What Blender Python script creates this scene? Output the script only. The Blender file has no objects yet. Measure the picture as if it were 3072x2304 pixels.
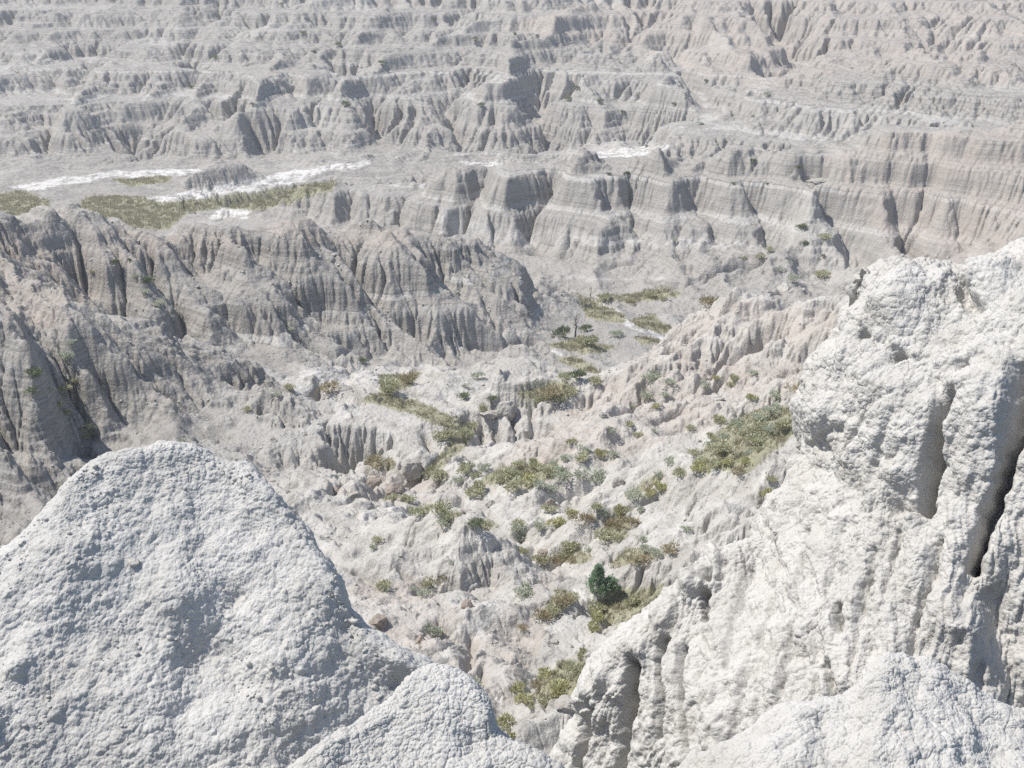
import bpy, math, random, time
import numpy as np
T0 = time.time()
RES = 1.0            # terrain grid density
rng = np.random.default_rng(7)
random.seed(7)
SC = bpy.context.scene
COL = SC.collection

# ------------------------------------------------------------------ camera, sky, sun, exposure
FPX, CX, CY = 3294.0, 1536.0, 1152.0       # focal length and centre in pixels of the photograph
PITCH = math.radians(22.0)
cam_d = bpy.data.cameras.new('camera')
cam_d.sensor_width = 36.0
cam_d.lens = 36.0 * FPX / 3072.0
cam_d.clip_start = 0.1
cam_d.clip_end = 6000
cam = bpy.data.objects.new('camera', cam_d)
cam.rotation_euler = (math.pi / 2 - PITCH, 0, 0)
COL.objects.link(cam)
SC.camera = cam

SUN_EL, SUN_AZ = math.radians(57), math.radians(-80)   # azimuth from +Y, negative = left
w = bpy.data.worlds.new('World'); SC.world = w; w.use_nodes = True
nt = w.node_tree; nt.nodes.clear()
sky = nt.nodes.new('ShaderNodeTexSky'); sky.sky_type = 'NISHITA'; sky.sun_disc = False
sky.sun_elevation = SUN_EL; sky.sun_rotation = SUN_AZ
bg = nt.nodes.new('ShaderNodeBackground'); bg.inputs[1].default_value = 0.11
out = nt.nodes.new('ShaderNodeOutputWorld')
nt.links.new(sky.outputs[0], bg.inputs[0]); nt.links.new(bg.outputs[0], out.inputs[0])
sd = bpy.data.lights.new('sun', 'SUN'); sd.energy = 4.0; sd.angle = math.radians(0.53); sd.color = (1.0, 0.955, 0.88)
sun = bpy.data.objects.new('sun', sd); COL.objects.link(sun)
from mathutils import Vector
sdir = Vector((math.sin(SUN_AZ) * math.cos(SUN_EL), math.cos(SUN_AZ) * math.cos(SUN_EL), math.sin(SUN_EL)))
sun.rotation_euler = sdir.to_track_quat('Z', 'Y').to_euler()
SC.view_settings.view_transform = 'Standard'; SC.view_settings.look = 'None'
SC.view_settings.exposure = 0.40; SC.view_settings.gamma = 1.0
SC.cycles.use_denoising = False
SC.cycles.max_bounces = 6; SC.cycles.diffuse_bounces = 3; SC.cycles.volume_bounces = 1

# ------------------------------------------------------------------ projection helpers
CP, SP = math.cos(PITCH), math.sin(PITCH)
def ray(px, py):
    dx = (np.asarray(px, float) - CX) / FPX; dy = (CY - np.asarray(py, float)) / FPX
    return dx, CP + dy * SP, -SP + dy * CP
def at(px, py, D):                       # point on the pixel's ray at forward distance D
    x, y, z = ray(px, py); t = D / y
    return np.array([x * t, D + 0 * t, z * t])

# ------------------------------------------------------------------ noise
F32 = np.float32
def _h2(ix, iy, s):
    h = ix.astype(np.uint32) * np.uint32(374761393) + iy.astype(np.uint32) * np.uint32(668265263) + np.uint32((s * 144665) & 0xffffffff)
    h = (h ^ (h >> np.uint32(13))) * np.uint32(1274126177)
    h = (h ^ (h >> np.uint32(16))) * np.uint32(2246822519)
    return h ^ (h >> np.uint32(15))
def noise2(x, y, seed=0):                # gradient noise, about -1..1
    x = np.asarray(x, F32); y = np.asarray(y, F32)
    fx0 = np.floor(x); fy0 = np.floor(y)
    ix = fx0.astype(np.int32); iy = fy0.astype(np.int32)
    fx = x - fx0; fy = y - fy0
    u = fx * fx * fx * (fx * (fx * 6 - 15) + 10); v = fy * fy * fy * (fy * (fy * 6 - 15) + 10)
    def g(i, j):
        h = _h2(ix + i, iy + j, seed).astype(F32) * F32(2 * math.pi / 4294967296.0)
        return np.cos(h) * (fx - i) + np.sin(h) * (fy - j)
    a = g(0, 0); a += u * (g(1, 0) - a)
    b = g(0, 1); b += u * (g(1, 1) - b)
    return (a + v * (b - a)) * F32(1.5)
def fbm2(x, y, o=4, seed=0, g=0.5):
    s = 0; a = 1.0; f = 1.0
    for k in range(o):
        s = s + a * noise2(x * f + 17.3 * k, y * f - 9.1 * k, seed + k); a *= g; f *= 2.03
    return s
def _h3(ix, iy, iz, s):
    h = ix.astype(np.uint32) * np.uint32(374761393) + iy.astype(np.uint32) * np.uint32(668265263) + iz.astype(np.uint32) * np.uint32(2147483647 - 58) + np.uint32((s * 144665) & 0xffffffff)
    h = (h ^ (h >> np.uint32(13))) * np.uint32(1274126177)
    h = (h ^ (h >> np.uint32(16))) * np.uint32(2246822519)
    return h ^ (h >> np.uint32(15))
def noise3(p, seed=0):
    p = np.asarray(p, F32); f0 = np.floor(p); i = f0.astype(np.int32); f = p - f0
    u = f * f * f * (f * (f * 6 - 15) + 10)
    def g(a, b, c):
        h = _h3(i[:, 0] + a, i[:, 1] + b, i[:, 2] + c, seed)
        h2 = (h * np.uint32(2654435761)) >> np.uint32(8)
        z = (h & np.uint32(65535)).astype(F32) / F32(32767.5) - 1
        t = h2.astype(F32) * F32(2 * math.pi / 16777216.0); r = np.sqrt(np.maximum(0, 1 - z * z))
        return r * np.cos(t) * (f[:, 0] - a) + r * np.sin(t) * (f[:, 1] - b) + z * (f[:, 2] - c)
    def lx(b, c):
        a0 = g(0, b, c); return a0 + u[:, 0] * (g(1, b, c) - a0)
    def ly(c):
        a0 = lx(0, c); return a0 + u[:, 1] * (lx(1, c) - a0)
    a0 = ly(0)
    return (a0 + u[:, 2] * (ly(1) - a0)) * F32(1.6)
def fbm3(p, o=3, seed=0, g=0.5):
    s = 0; a = 1.0; f = 1.0
    for k in range(o):
        s = s + a * noise3(p * F32(f) + F32(13.7 * k), seed + k); a *= g; f *= 2.03
    return s
def voro3(p, seed=0):                    # F1, F2 distance to jittered cell points
    p = np.asarray(p, F32); f0 = np.floor(p); i = f0.astype(np.int32); f = p - f0
    d1 = np.full(len(p), 9, F32); d2 = np.full(len(p), 9, F32)
    for a in (-1, 0, 1):
        for b in (-1, 0, 1):
            for c in (-1, 0, 1):
                h = _h3(i[:, 0] + a, i[:, 1] + b, i[:, 2] + c, seed)
                jx = (h & np.uint32(1023)).astype(F32) / 1023; jy = ((h >> np.uint32(10)) & np.uint32(1023)).astype(F32) / 1023
                jz = ((h >> np.uint32(20)) & np.uint32(1023)).astype(F32) / 1023
                d = (a + jx - f[:, 0]) ** 2 + (b + jy - f[:, 1]) ** 2 + (c + jz - f[:, 2]) ** 2
                m = d < d1
                d2 = np.where(m, d1, np.minimum(d2, d)); d1 = np.where(m, d, d1)
    return np.sqrt(d1), np.sqrt(d2)
def sstep(a, b, x):
    t = np.clip((x - a) / (b - a), 0, 1); return t * t * (3 - 2 * t)

# ------------------------------------------------------------------ the canyon: macro shape from surveyed lines
# each entry: (px, py, D) seen at that pixel at forward distance D; (px, py, z) with z < 0 seen at that height;
# (px, py, D, z) a spot hidden behind something, in that pixel's direction
LINES = [
 # stream bed, from under the cliffs down to the wash
 [(1640,2304,-44),(1560,2150,-45),(1600,2000,-46.5),(1790,1800,-50),(1740,1660,-54),(1600,1580,-57.5),(1400,1500,-60.5),(1250,1430,-63),(1340,1350,-67),(1420,1270,-70.5),(1420,1205,-73.5),(1600,1170,-76),(1800,1120,-78.5),(1650,1060,-80),(1900,985,-83),(1800,930,-86),(1740,872,-88.5)],
 [(1500,745,-90),(1536,800,-89.5),(1250,725,-91)],
 # left ridge: foot, crest, back
 [(1765,955,-83),(1690,985,-81),(1600,1010,-79.5),(1300,1040,-77.5),(1000,1085,-75.5),(840,1165,-71),(650,1265,-66.5),(450,1330,-64)],
 [(1720,888,256),(1600,830,253),(1450,755,248),(1300,698,243),(1230,685,240),(1100,712,236),(1000,712,234),(800,715,225),(500,740,215),(250,705,210),(0,690,205),(-300,670,200)],
 [(1750,850,285,-89),(1600,830,278,-87),(1300,700,275,-80),(1000,700,268,-78),(500,700,260,-76),(0,700,260,-74),(-400,700,250,-72)],
 # ridge buttress halfway
 [(1350,830,229),(1150,885,219),(900,915,208),(700,940,198)],
 # left hill and its spur
 [(-300,900,158),(0,960,150),(190,985,152),(300,1045,149),(420,1075,155),(600,1105,163),(760,1145,170)],
 [(250,900,-60.5),(420,960,-64),(560,1020,-68),(700,1080,-71.5)],
 [(90,860,178),(60,800,186)],
 [(-300,1500,-60),(0,1480,-62),(140,1420,-64),(290,1345,-66)],
 [(-300,1150,132),(0,1130,135),(180,1160,139)],
 [(0,1650,-59),(-300,1700,-58),(-300,2100,-55)],
 # pale flats between the ridge foot and the channel
 [(900,1130,-74),(1100,1170,-72.6),(1250,1190,-71.5)],
 [(850,1250,-67.5),(1000,1240,-70),(1130,1215,-69.2),(1280,1235,-68.6),(1380,1270,-68.2)],
 [(1180,1330,-66.3),(1080,1305,-65.8),(960,1300,-66),(830,1260,-65.6)],
 [(1200,1420,-65.5),(1080,1400,-66),(900,1430,-64.5),(700,1400,-64)],
 # near left bank
 [(1000,1500,-59.5),(1150,1460,-61.5),(900,1600,-56.5),(1100,1620,-54.6),(1300,1610,-53.4),(1480,1690,-51.8)],
 [(1050,1740,-51.8),(1250,1790,-50),(1450,1770,-51),(1200,1850,-48),(1350,1950,-46.3),(1450,2060,-45.6),(1500,2250,-42.6),(1100,2000,-46),(1250,2200,-43)],
 # cliffed nose in the middle and the plateau edge above the stream
 [(1450,1232,151),(1560,1212,153),(1700,1190,155),(1800,1150,157),(1950,1090,160),(2010,1010,166),(2060,960,168),(2200,902,165),(2400,960,153),(2580,938,148),(2900,930,146)],
 [(1440,1370,-70),(1600,1350,-66.5)],
 [(1500,1220,170,-75),(1800,1130,182,-78.5),(2050,1000,192,-81),(2200,900,195,-80),(2500,920,190,-78),(2900,930,185,-76)],
 [(2200,900,230,-84),(2600,900,230,-82),(3000,900,225,-78)],
 # right slope below the white cliff
 [(1700,1300,-62.5),(2000,1210,-57.5),(2150,1130,-55.8),(2400,1050,-52.3),(2560,1020,-50)],
 [(1600,1450,-59.8),(1900,1420,-55.5),(2150,1330,-52),(2350,1230,-49.8),(2500,1180,-48.6)],
 [(1800,1600,-54.6),(2000,1540,-52),(2200,1430,-49.8),(2400,1360,-46)],
 [(1850,1720,-51),(1960,1660,-50.4),(2100,1600,-48.5),(2280,1560,-45)],
 [(1900,1880,-46.6),(1990,1780,-47.8),(2200,1730,-44.5)],
 [(1690,2120,-44.4),(1760,2000,-46),(1850,2050,-43),(1760,2304,-42.5),(2300,2100,-38)],
 # middle ridge: crest, foot, back
 [(640,690,378),(760,655,382),(850,592,386),(1000,557,386),(1250,562,376),(1536,524,366),(1800,506,358),(2200,486,352),(2420,486,345),(2560,442,340),(2850,430,332),(3072,393,324),(3400,360,320)],
 [(640,700,-91),(900,692,-90.5),(1100,712,-91),(1350,735,-90.5)],
 [(1700,812,-89),(1900,825,-88.2),(2100,838,-87.3),(2300,852,-86),(2600,882,-83.5),(3000,850,-80),(3400,850,-78)],
 [(1250,590,362),(1536,565,352),(1900,560,345),(2250,565,338),(2600,560,328),(3000,500,316)],
 [(1250,655,355),(1536,680,337),(1900,690,329),(2250,700,322),(2600,700,312),(3000,690,297)],
 [(1000,557,420,-98),(1250,541,415,-97),(1536,497,410,-94),(1800,482,405,-90),(2200,467,402,-88),(2560,442,392,-84),(2850,430,385,-80),(3200,393,370,-74)],
 # wash
 [(-300,530,-100),(0,545,-100),(300,525,-100),(600,560,-100),(900,510,-100),(1200,492,-100),(1400,487,-100)],
 [(-300,640,-100),(0,640,-100),(300,640,-100),(560,620,-100),(800,575,-100)],
 [(0,690,330,-97),(-300,690,330,-97),(400,690,330,-96.5),(560,690,-96)],
 [(1700,480,-98.5),(1850,462,-97.5),(1960,445,-96)],
 # island butte in the wash
 [(500,580,-98),(590,520,-90),(650,470,-86.5),(720,510,-91)],
 # far slope, row by row upward
 [(-300,500,520),(0,497,522),(400,495,530),(800,488,540),(1100,470,550),(1500,462,556),(1800,445,556)],
 [(-300,420,545),(0,420,545),(500,415,555),(900,405,566),(1300,385,574),(1700,375,572)],
 [(-300,330,600),(0,330,600),(500,320,606),(1000,310,612),(1500,300,612),(1850,300,600)],
 [(-300,240,660),(0,240,660),(500,235,664),(1000,225,668),(1500,210,664),(1800,200,660)],
 [(-300,150,730),(0,150,730),(600,145,730),(1200,130,726),(1700,120,715)],
 [(-300,60,805),(0,60,805),(600,58,800),(1200,50,795),(1700,40,780),(2200,40,770)],
 [(-300,-50,890),(600,-50,885),(1500,-55,870),(2300,-60,850),(3300,-60,840)],
 [(-500,0,1000,-14),(700,0,1000,-12),(1536,0,1000,-8),(2400,0,990,-4),(3500,0,980,2)],
 [(-500,0,1250,-10),(1536,0,1250,-4),(3500,0,1250,2)],
 # right-hand hills in front of the far slope
 [(1950,420,520),(2150,400,505),(2450,385,490),(2700,400,470),(3000,380,455),(3400,370,450)],
 [(2020,330,560),(2250,310,556),(2480,262,556),(2650,178,562),(2800,185,560),(3072,250,535),(3400,230,530)],
 [(2150,330,620,-78),(2450,250,630,-74),(2650,170,640,-66),(3072,240,610,-66),(3400,230,600,-66)],
 [(2350,190,668),(2600,120,690),(2900,110,680),(3200,120,670)],
 # ground under and behind the camera hill
 [(-900,2304,30,-50),(200,2304,30,-46),(1000,2304,34,-45),(1640,2304,36,-43),(2300,2304,34,-40),(3600,2304,30,-40)],
 [(-900,2304,14,-47),(1536,2304,14,-44),(3900,2304,14,-40)],
]
def spec_point(s):
    if len(s) == 4:
        x, y, _ = ray(s[0], s[1]); return float(x / y), s[2], s[3]
    x, y, z = ray(s[0], s[1])
    D = s[2] if s[2] > 0 else float(y * s[2] / z)
    return float(x / y), D, float(z * D / y)
pts = []
for L in LINES:
    P = [spec_point(s) for s in L]
    for k in range(len(P)):
        if k:
            a, b = P[k - 1], P[k]
            d = math.hypot(a[0] - b[0], math.log(a[1] / b[1])); n = int(d / 0.045)
            for q in range(1, n + 1):
                t = q / (n + 1); pts.append(tuple(a[i] + (b[i] - a[i]) * t for i in range(3)))
        pts.append(P[k])
pts = np.array(pts)
YS = 1.0
def tps_fit(pts, lam=2e-4):
    X = np.stack([pts[:, 0], np.log(pts[:, 1]) * YS], 1); n = len(X)
    d2 = ((X[:, None] - X[None]) ** 2).sum(2); K = 0.5 * d2 * np.log(d2 + 1e-12)
    P = np.c_[np.ones(n), X]
    A = np.zeros((n + 3, n + 3)); A[:n, :n] = K + lam * np.eye(n); A[:n, n:] = P; A[n:, :n] = P.T
    wv = np.linalg.solve(A, np.r_[pts[:, 2], 0, 0, 0]); return X, wv
def tps_eval(X, wv, a, ly):
    q = np.stack([a.ravel(), ly.ravel() * YS], 1); o = np.empty(len(q))
    for s in range(0, len(q), 20000):
        d2 = ((q[s:s + 20000, None] - X[None]) ** 2).sum(2)
        o[s:s + 20000] = (0.5 * d2 * np.log(d2 + 1e-12)) @ wv[:-3] + wv[-3] + q[s:s + 20000] @ wv[-2:]
    return o.reshape(a.shape)
Y0, Y1, A0, A1 = 28.0, 1150.0, -0.70, 0.70
def axes(nr, nc):
    return np.linspace(math.log(Y0), math.log(Y1), nr), np.linspace(A0, A1, nc)
def cubmat(n_in, n_out):                 # Catmull-Rom resampling matrix
    t = np.linspace(0, n_in - 1, n_out); i = np.minimum(t.astype(int), n_in - 2); f = t - i
    W = np.zeros((n_out, n_in), F32); r = np.arange(n_out)
    for k, c in enumerate((-.5 * f + f ** 2 - .5 * f ** 3, 1 - 2.5 * f ** 2 + 1.5 * f ** 3, .5 * f + 2 * f ** 2 - 1.5 * f ** 3, -.5 * f ** 2 + .5 * f ** 3)):
        np.add.at(W, (r, np.clip(i + k - 1, 0, n_in - 1)), c.astype(F32))
    return W
def resample(z, nr, nc):
    return cubmat(z.shape[0], nr) @ z.astype(F32) @ cubmat(z.shape[1], nc).T
Xc, Wc = tps_fit(pts)
ly, aa = axes(300, 130)
A_, L_ = np.meshgrid(aa, ly)
macro = tps_eval(Xc, Wc, A_, L_)
print('tps', len(pts), time.time() - T0)

def make_xy(nr, nc):
    ly, aa = axes(nr, nc); y = np.exp(ly)[:, None] + 0 * aa[None]; x = y * aa[None]
    return x.astype(F32), y.astype(F32)

# ------------------------------------------------------------------ erosion
def slope(z, x, y):
    """world gradient on the fan grid (x = a*y)"""
    nr, nc = z.shape
    dl = math.log(Y1 / Y0) / (nr - 1); da = (A1 - A0) / (nc - 1)
    zl = np.gradient(z, dl, axis=0); za = np.gradient(z, da, axis=1)
    gx = za / y; gy = zl / y - za * (x / y) / y
    return gx, gy
def stream_erode(z, x, y, iters, K, m=0.45, talus=None, diff=0.0, dt=1.0):
    nr, nc = z.shape; N = nr * nc
    dl = math.log(Y1 / Y0) / (nr - 1); da = (A1 - A0) / (nc - 1)
    area = (y * y * dl * da).ravel().astype(np.float64)
    idx = np.arange(N).reshape(nr, nc)
    offs = [(-1, -1), (-1, 0), (-1, 1), (0, -1), (0, 1), (1, -1), (1, 0), (1, 1)]
    dist = []
    for i, j in offs:
        dist.append(np.hypot(i * dl, j * da) * y)
    z = z.copy()
    for it in range(iters):
        zp = np.pad(z, 1, constant_values=1e6)
        best = np.zeros((nr, nc), F32); rc = idx.copy(); zr = z.copy(); 
        for (i, j), d in zip(offs, dist):
            zn = zp[1 + i:1 + i + nr, 1 + j:1 + j + nc]
            s = (z - zn) / d; m_ = s > best
            best = np.where(m_, s, best); rc = np.where(m_, idx + i * nc + j, rc); zr = np.where(m_, zn, zr)
        acc = area.copy(); ptr = rc.ravel().copy(); self_ = ptr == np.arange(N)
        for k in range(11):
            live = ~self_
            add = np.bincount(ptr[live], weights=acc[live], minlength=N)
            # pointer doubling: a cell hands its total to the cell 2^k below it
            acc = acc + add
            nptr = ptr[ptr]
            self_ = self_ | self_[ptr] | (nptr == ptr)
            ptr = nptr
        Am = (acc.reshape(nr, nc) ** m).astype(F32)
        dz = np.minimum(K * Am * best * dt, 0.45 * (z - zr))
        z = z - dz
        if diff:
            zq = np.pad(z, 1, mode='edge')
            z = z + diff * ((zq[:-2, 1:-1] + zq[2:, 1:-1] + zq[1:-1, :-2] + zq[1:-1, 2:]) * 0.25 - z)
    return z, acc.reshape(nr, nc)

def ridged(x, y, o, seed):
    t = 0; a = 1.0
    for k in range(o):
        t = t + a * (0.34 - np.abs(noise2(x * 2.0 ** k + 5.1 * k, y * 2.0 ** k, seed + k))); a *= 0.5
    return t
def rough(x, y):
    """spurs and hummocks laid on the surveyed surface before erosion"""
    far = sstep(430, 560, y)
    wx = 6 * fbm2(x / 40, y / 40, 2, 5); wy = 6 * fbm2(x / 40, y / 40, 2, 6)
    xw, yw = x + wx, y + wy
    left = sstep(40, -10, x) * sstep(95, 120, y) * sstep(262, 240, y)
    mid = sstep(262, 290, y) * sstep(430, 390, y)
    # spurs of the left ridge run down to the right, those of the others straight down
    n = left * 4.6 * ridged((xw + yw) / 24, (xw - yw) / 75, 3, 3)
    n += mid * 4.2 * ridged(xw / 24, yw / 70, 3, 4)
    n += far * (11.0 * ridged(xw / 140, yw / 260, 2, 23) + 5.0 * ridged(xw / 56, yw / 130, 3, 21) + 2.6 * ridged(xw / 22, yw / 60, 2, 22))
    n += 1.6 * fbm2(x / 18, y / 18, 4, 13) * sstep(50, 110, y)
    near = sstep(45, 75, y) * sstep(200, 150, y)
    rt = near * sstep(-8, 8, x)
    n += rt * 2.2 * ridged((0.84 * yw - 0.54 * xw) / 8.5, (0.84 * xw + 0.54 * yw) / 34, 3, 17)
    n += near * (1.7 * ridged(x / 12, y / 12, 3, 8) + 0.55 * ridged(x / 4.2, y / 4.2, 3, 9))
    n += 0.4 * fbm2(x / 5, y / 5, 3, 11)
    return n
def strata(seed, t0, t1, hard, rise):
    r = np.random.default_rng(seed); zb = [-140.0]; fb = [-140.0]
    while zb[-1] < 30:
        T = r.uniform(t0, t1); h = hard * r.uniform(0.8, 1.15)
        zb += [zb[-1] + T * h, zb[-1] + T]; fb += [fb[-1] + T * min(0.97, h * rise * r.uniform(0.9, 1.1)), fb[-1] + T]
    return np.array(zb), np.array(fb)
def terrace(z, x, y, tab, seed, mask):
    zw = z + 1.5 * noise2(x / 120, y / 120, seed) + 0.3 * noise2(x / 14, y / 14, seed + 1)
    return z + (np.interp(zw, *tab).astype(F32) - zw) * mask
def erodibility(x, y):
    return np.exp(1.2 * fbm2(x / 38, y / 38, 3, 41)) * (0.75 + 0.25 * sstep(110, 190, y)) * (1 - 0.45 * sstep(262, 290, y) * sstep(430, 390, y)) * (1 - 0.6 * sstep(60, 105, x) * sstep(262, 290, y) * sstep(420, 390, y))
nr1, nc1 = int(520 * RES), int(380 * RES)
x1, y1 = make_xy(nr1, nc1)
z1 = resample(macro, nr1, nc1)
# single gullies and spurs that stand out: (pixels along it, depth (+) or height (-) in m, half width in m)
CARVE = [
 ([(2440,560),(2480,620),(2540,700),(2610,790)],7,4.5), ([(2660,560),(2700,650),(2725,740)],5,4), ([(2790,540),(2770,640),(2730,730)],5,4.5), ([(2890,590),(2900,680),(2860,760)],5,4.5), ([(2240,570),(2290,650),(2330,760)],4,4), ([(2080,560),(2110,640),(2160,740)],4,3.5), ([(1900,560),(1910,680)],3,3), ([(1640,560),(1600,640),(1590,740)],4.5,4), ([(1430,560),(1400,640),(1380,700)],4,3.5), ([(1230,570),(1200,650)],4,3.5), ([(1050,580),(1060,660)],4,3.5), ([(930,600),(920,670)],3.5,3.5),
 ([(2360,500),(2400,600),(2440,720)],-3.5,5), ([(1980,520),(2000,640),(2010,720)],-3,5), ([(1750,520),(1770,640),(1780,740)],-3.5,6), ([(1500,530),(1500,640),(1480,700)],-3,5),
 ([(230,790),(330,870),(420,985)],5,3), ([(300,760),(400,880),(470,960)],-2.5,3), ([(590,770),(700,930),(800,1030)],4.5,3), ([(780,760),(870,860),(990,970)],4,2.6), ([(1030,740),(1150,920),(1250,1000)],4.5,2.8), ([(1270,730),(1400,910)],4,2.6), ([(450,790),(520,900),(560,1010)],3.5,2.5), ([(900,760),(960,850),(1050,960)],-2.2,3), ([(680,770),(790,900),(880,1000)],-2,3), ([(1160,740),(1280,900)],-2,2.5), ([(1390,790),(1500,910)],3,2),
 ([(-20,760),(20,880),(40,960)],1.5,2.5), ([(300,1080),(370,1180),(400,1280)],3.5,2.2), ([(180,1180),(210,1280),(200,1380)],3,2), ([(90,1180),(100,1300),(90,1420)],-2,2.5), ([(60,1250),(40,1400)],1.2,2),
 ([(30,1150),(45,1260),(60,1400)],1.3,1.6), ([(130,1200),(150,1290),(150,1400)],-1.8,1.8), ([(240,1180),(270,1260),(260,1350)],2.2,1.5), ([(350,1110),(300,1200),(310,1300)],-1.6,1.6), ([(2330,60),(2390,180),(2345,262)],12,9), ([(1990,130),(2060,240),(2140,330)],8,7), ([(2250,120),(2270,200)],5,6), ([(1620,250),(1625,400),(1640,440)],9,7), ([(1850,300),(1900,380),(1950,440)],8,7), ([(1330,300),(1380,420),(1400,470)],7,7), ([(700,350),(760,420),(800,480)],6,6), ([(1090,280),(1150,380),(1180,450)],7,7), ([(400,360),(420,460)],6,6), ([(150,380),(170,470)],6,6), ([(560,170),(600,280)],7,8), ([(1000,150),(1040,250)],7,8), ([(250,160),(290,280)],7,8),
 ([(860,215),(800,320),(740,440)],-7,8), ([(1430,110),(1250,200),(1000,330)],-7,9), ([(1750,60),(1560,200),(1500,330)],-8,10), ([(2120,120),(2200,200),(2240,260)],-6,8), ([(1180,60),(1000,200),(940,300)],-5,10), ([(320,220),(240,340),(220,440)],-6,8), ([(600,290),(560,400),(580,470)],-5,7),
 # cut banks and scarps of the near slopes
 ([(2350,1020),(2200,1080),(2060,1130),(2000,1180)],2.2,1.6), ([(2010,1200),(1900,1235),(1820,1270)],1.5,1.2), ([(2150,1250),(2000,1330),(1850,1420)],1.2,1.5), ([(2380,1420),(2290,1470),(2130,1500),(1990,1480)],-1.6,2), ([(1700,1540),(1800,1500),(1960,1440)],1.4,1.6), ([(1300,1640),(1400,1650),(1480,1690)],-2.2,3.2), ([(1180,1720),(1330,1700),(1420,1740)],-1.2,2), ([(1880,1720),(1960,1700),(2060,1720)],-1.0,1.4), ([(1300,1770),(1400,1775),(1460,1760)],1.3,1.0), ([(1250,1430),(1180,1470),(1080,1480)],2.0,2.2), ([(1440,1600),(1560,1620),(1640,1690)],1.6,1.8), ([(1500,1960),(1400,1930),(1330,1900)],1.0,1.2), ([(1640,2000),(1560,2060),(1480,2130)],1.2,1.4), ([(1700,2220),(1610,2270)],-2.5,2.0),
 ([(1240,1340),(1180,1330),(1100,1310)],-1.5,2.5), ([(1060,1345),(1100,1380)],2.5,2.2), ([(780,1240),(860,1270)],-2.5,3.5), ([(1540,1180),(1500,1230)],-2.2,2.0), ([(1450,1240),(1520,1235),(1600,1215)],-1.5,2.0),
]
def carve(z, x, y, CARVE=CARVE):
    lyv, aav = axes(*z.shape); out_ = np.zeros_like(z)
    for line, dep, hw in CARVE:
        P3 = []
        for q in line:
            dx, cy, cz = [float(v) for v in ray(*q)]; a_ = dx / cy
            c_ = int(np.clip((a_ - A0) / (A1 - A0) * (z.shape[1] - 1), 0, z.shape[1] - 1)); yy = y[:, c_]; h = z[:, c_] - yy * (cz / cy)
            k_ = np.nonzero((h > 0) & (yy > 40))[0]
            if len(k_): P3.append((a_ * yy[k_[0]], yy[k_[0]]))
        if len(P3) < 2: continue
        lo_, hi_ = min(p[1] for p in P3) - 4 * hw, max(p[1] for p in P3) + 4 * hw
        r0 = max(0, np.searchsorted(np.exp(lyv), max(lo_, Y0 + 1)) - 1); r1 = np.searchsorted(np.exp(lyv), hi_) + 1
        xs, ys = x[r0:r1], y[r0:r1]
        xs = xs + hw * 0.8 * noise2(xs / (3 * hw), ys / (3 * hw), 131); best_ = np.full(xs.shape, 1e9, F32)
        for (ax_, ay_), (bx_, by_) in zip(P3[:-1], P3[1:]):
            ux_, uy_ = bx_ - ax_, by_ - ay_; t_ = np.clip(((xs - ax_) * ux_ + (ys - ay_) * uy_) / (ux_ * ux_ + uy_ * uy_ + 1e-6), 0, 1)
            best_ = np.minimum(best_, np.hypot(xs - ax_ - t_ * ux_, ys - ay_ - t_ * uy_))
        out_[r0:r1] -= F32(dep) * np.exp(-(best_ / F32(hw)) ** (1.3 if dep > 0 else 2.0))
    return z + out_
z1 = carve(z1, x1, y1) + rough(x1, y1)
z1, _ = stream_erode(z1, x1, y1, 40, 0.007 * erodibility(x1, y1), 0.5, diff=0.004)
nr2, nc2 = int(1300 * RES), int(1000 * RES)
x2, y2 = make_xy(nr2, nc2)
z2 = resample(z1, nr2, nc2) + 0.12 * fbm2(x2 / 2.2, y2 / 2.2, 2, 31) * np.clip(y2 / 150, .4, 3)
z2 = terrace(z2, x2, y2, strata(3, 5, 10, 0.5, 1.8), 71, (0.6 + 0.4 * sstep(280, 320, y2)) * sstep(110, 180, y2))
z2, acc2 = stream_erode(z2, x2, y2, 26, 0.019 * erodibility(x2, y2), 0.42, diff=0.003)
print('erode', time.time() - T0)

NR, NC = int(2500 * RES), int(1500 * RES)
X, Y = make_xy(NR, NC)
Z = resample(z2, NR, NC)
def gully_noise(x, y, dx, dy, seed):
    ix0 = np.floor(x); iy0 = np.floor(y); ix = ix0.astype(np.int32); iy = iy0.astype(np.int32)
    fx = x - ix0; fy = y - iy0
    v = np.zeros_like(x); wt = np.zeros_like(x); gx = np.zeros_like(x)
    for i in (-1, 0, 1):
        for j in (-1, 0, 1):
            h = _h2(ix + i, iy + j, seed)
            qx = fx - i - (h & np.uint32(1023)).astype(F32) / 1023; qy = fy - j - ((h >> np.uint32(10)) & np.uint32(1023)).astype(F32) / 1023
            wq = np.exp(-2.2 * (qx * qx + qy * qy))
            ph = (qx * dx + qy * dy) * F32(2 * math.pi)
            v += np.cos(ph) * wq; gx += np.sin(ph) * wq; wt += wq
    return v / wt, gx / wt
gx, gy = slope(Z, X, Y)
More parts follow.
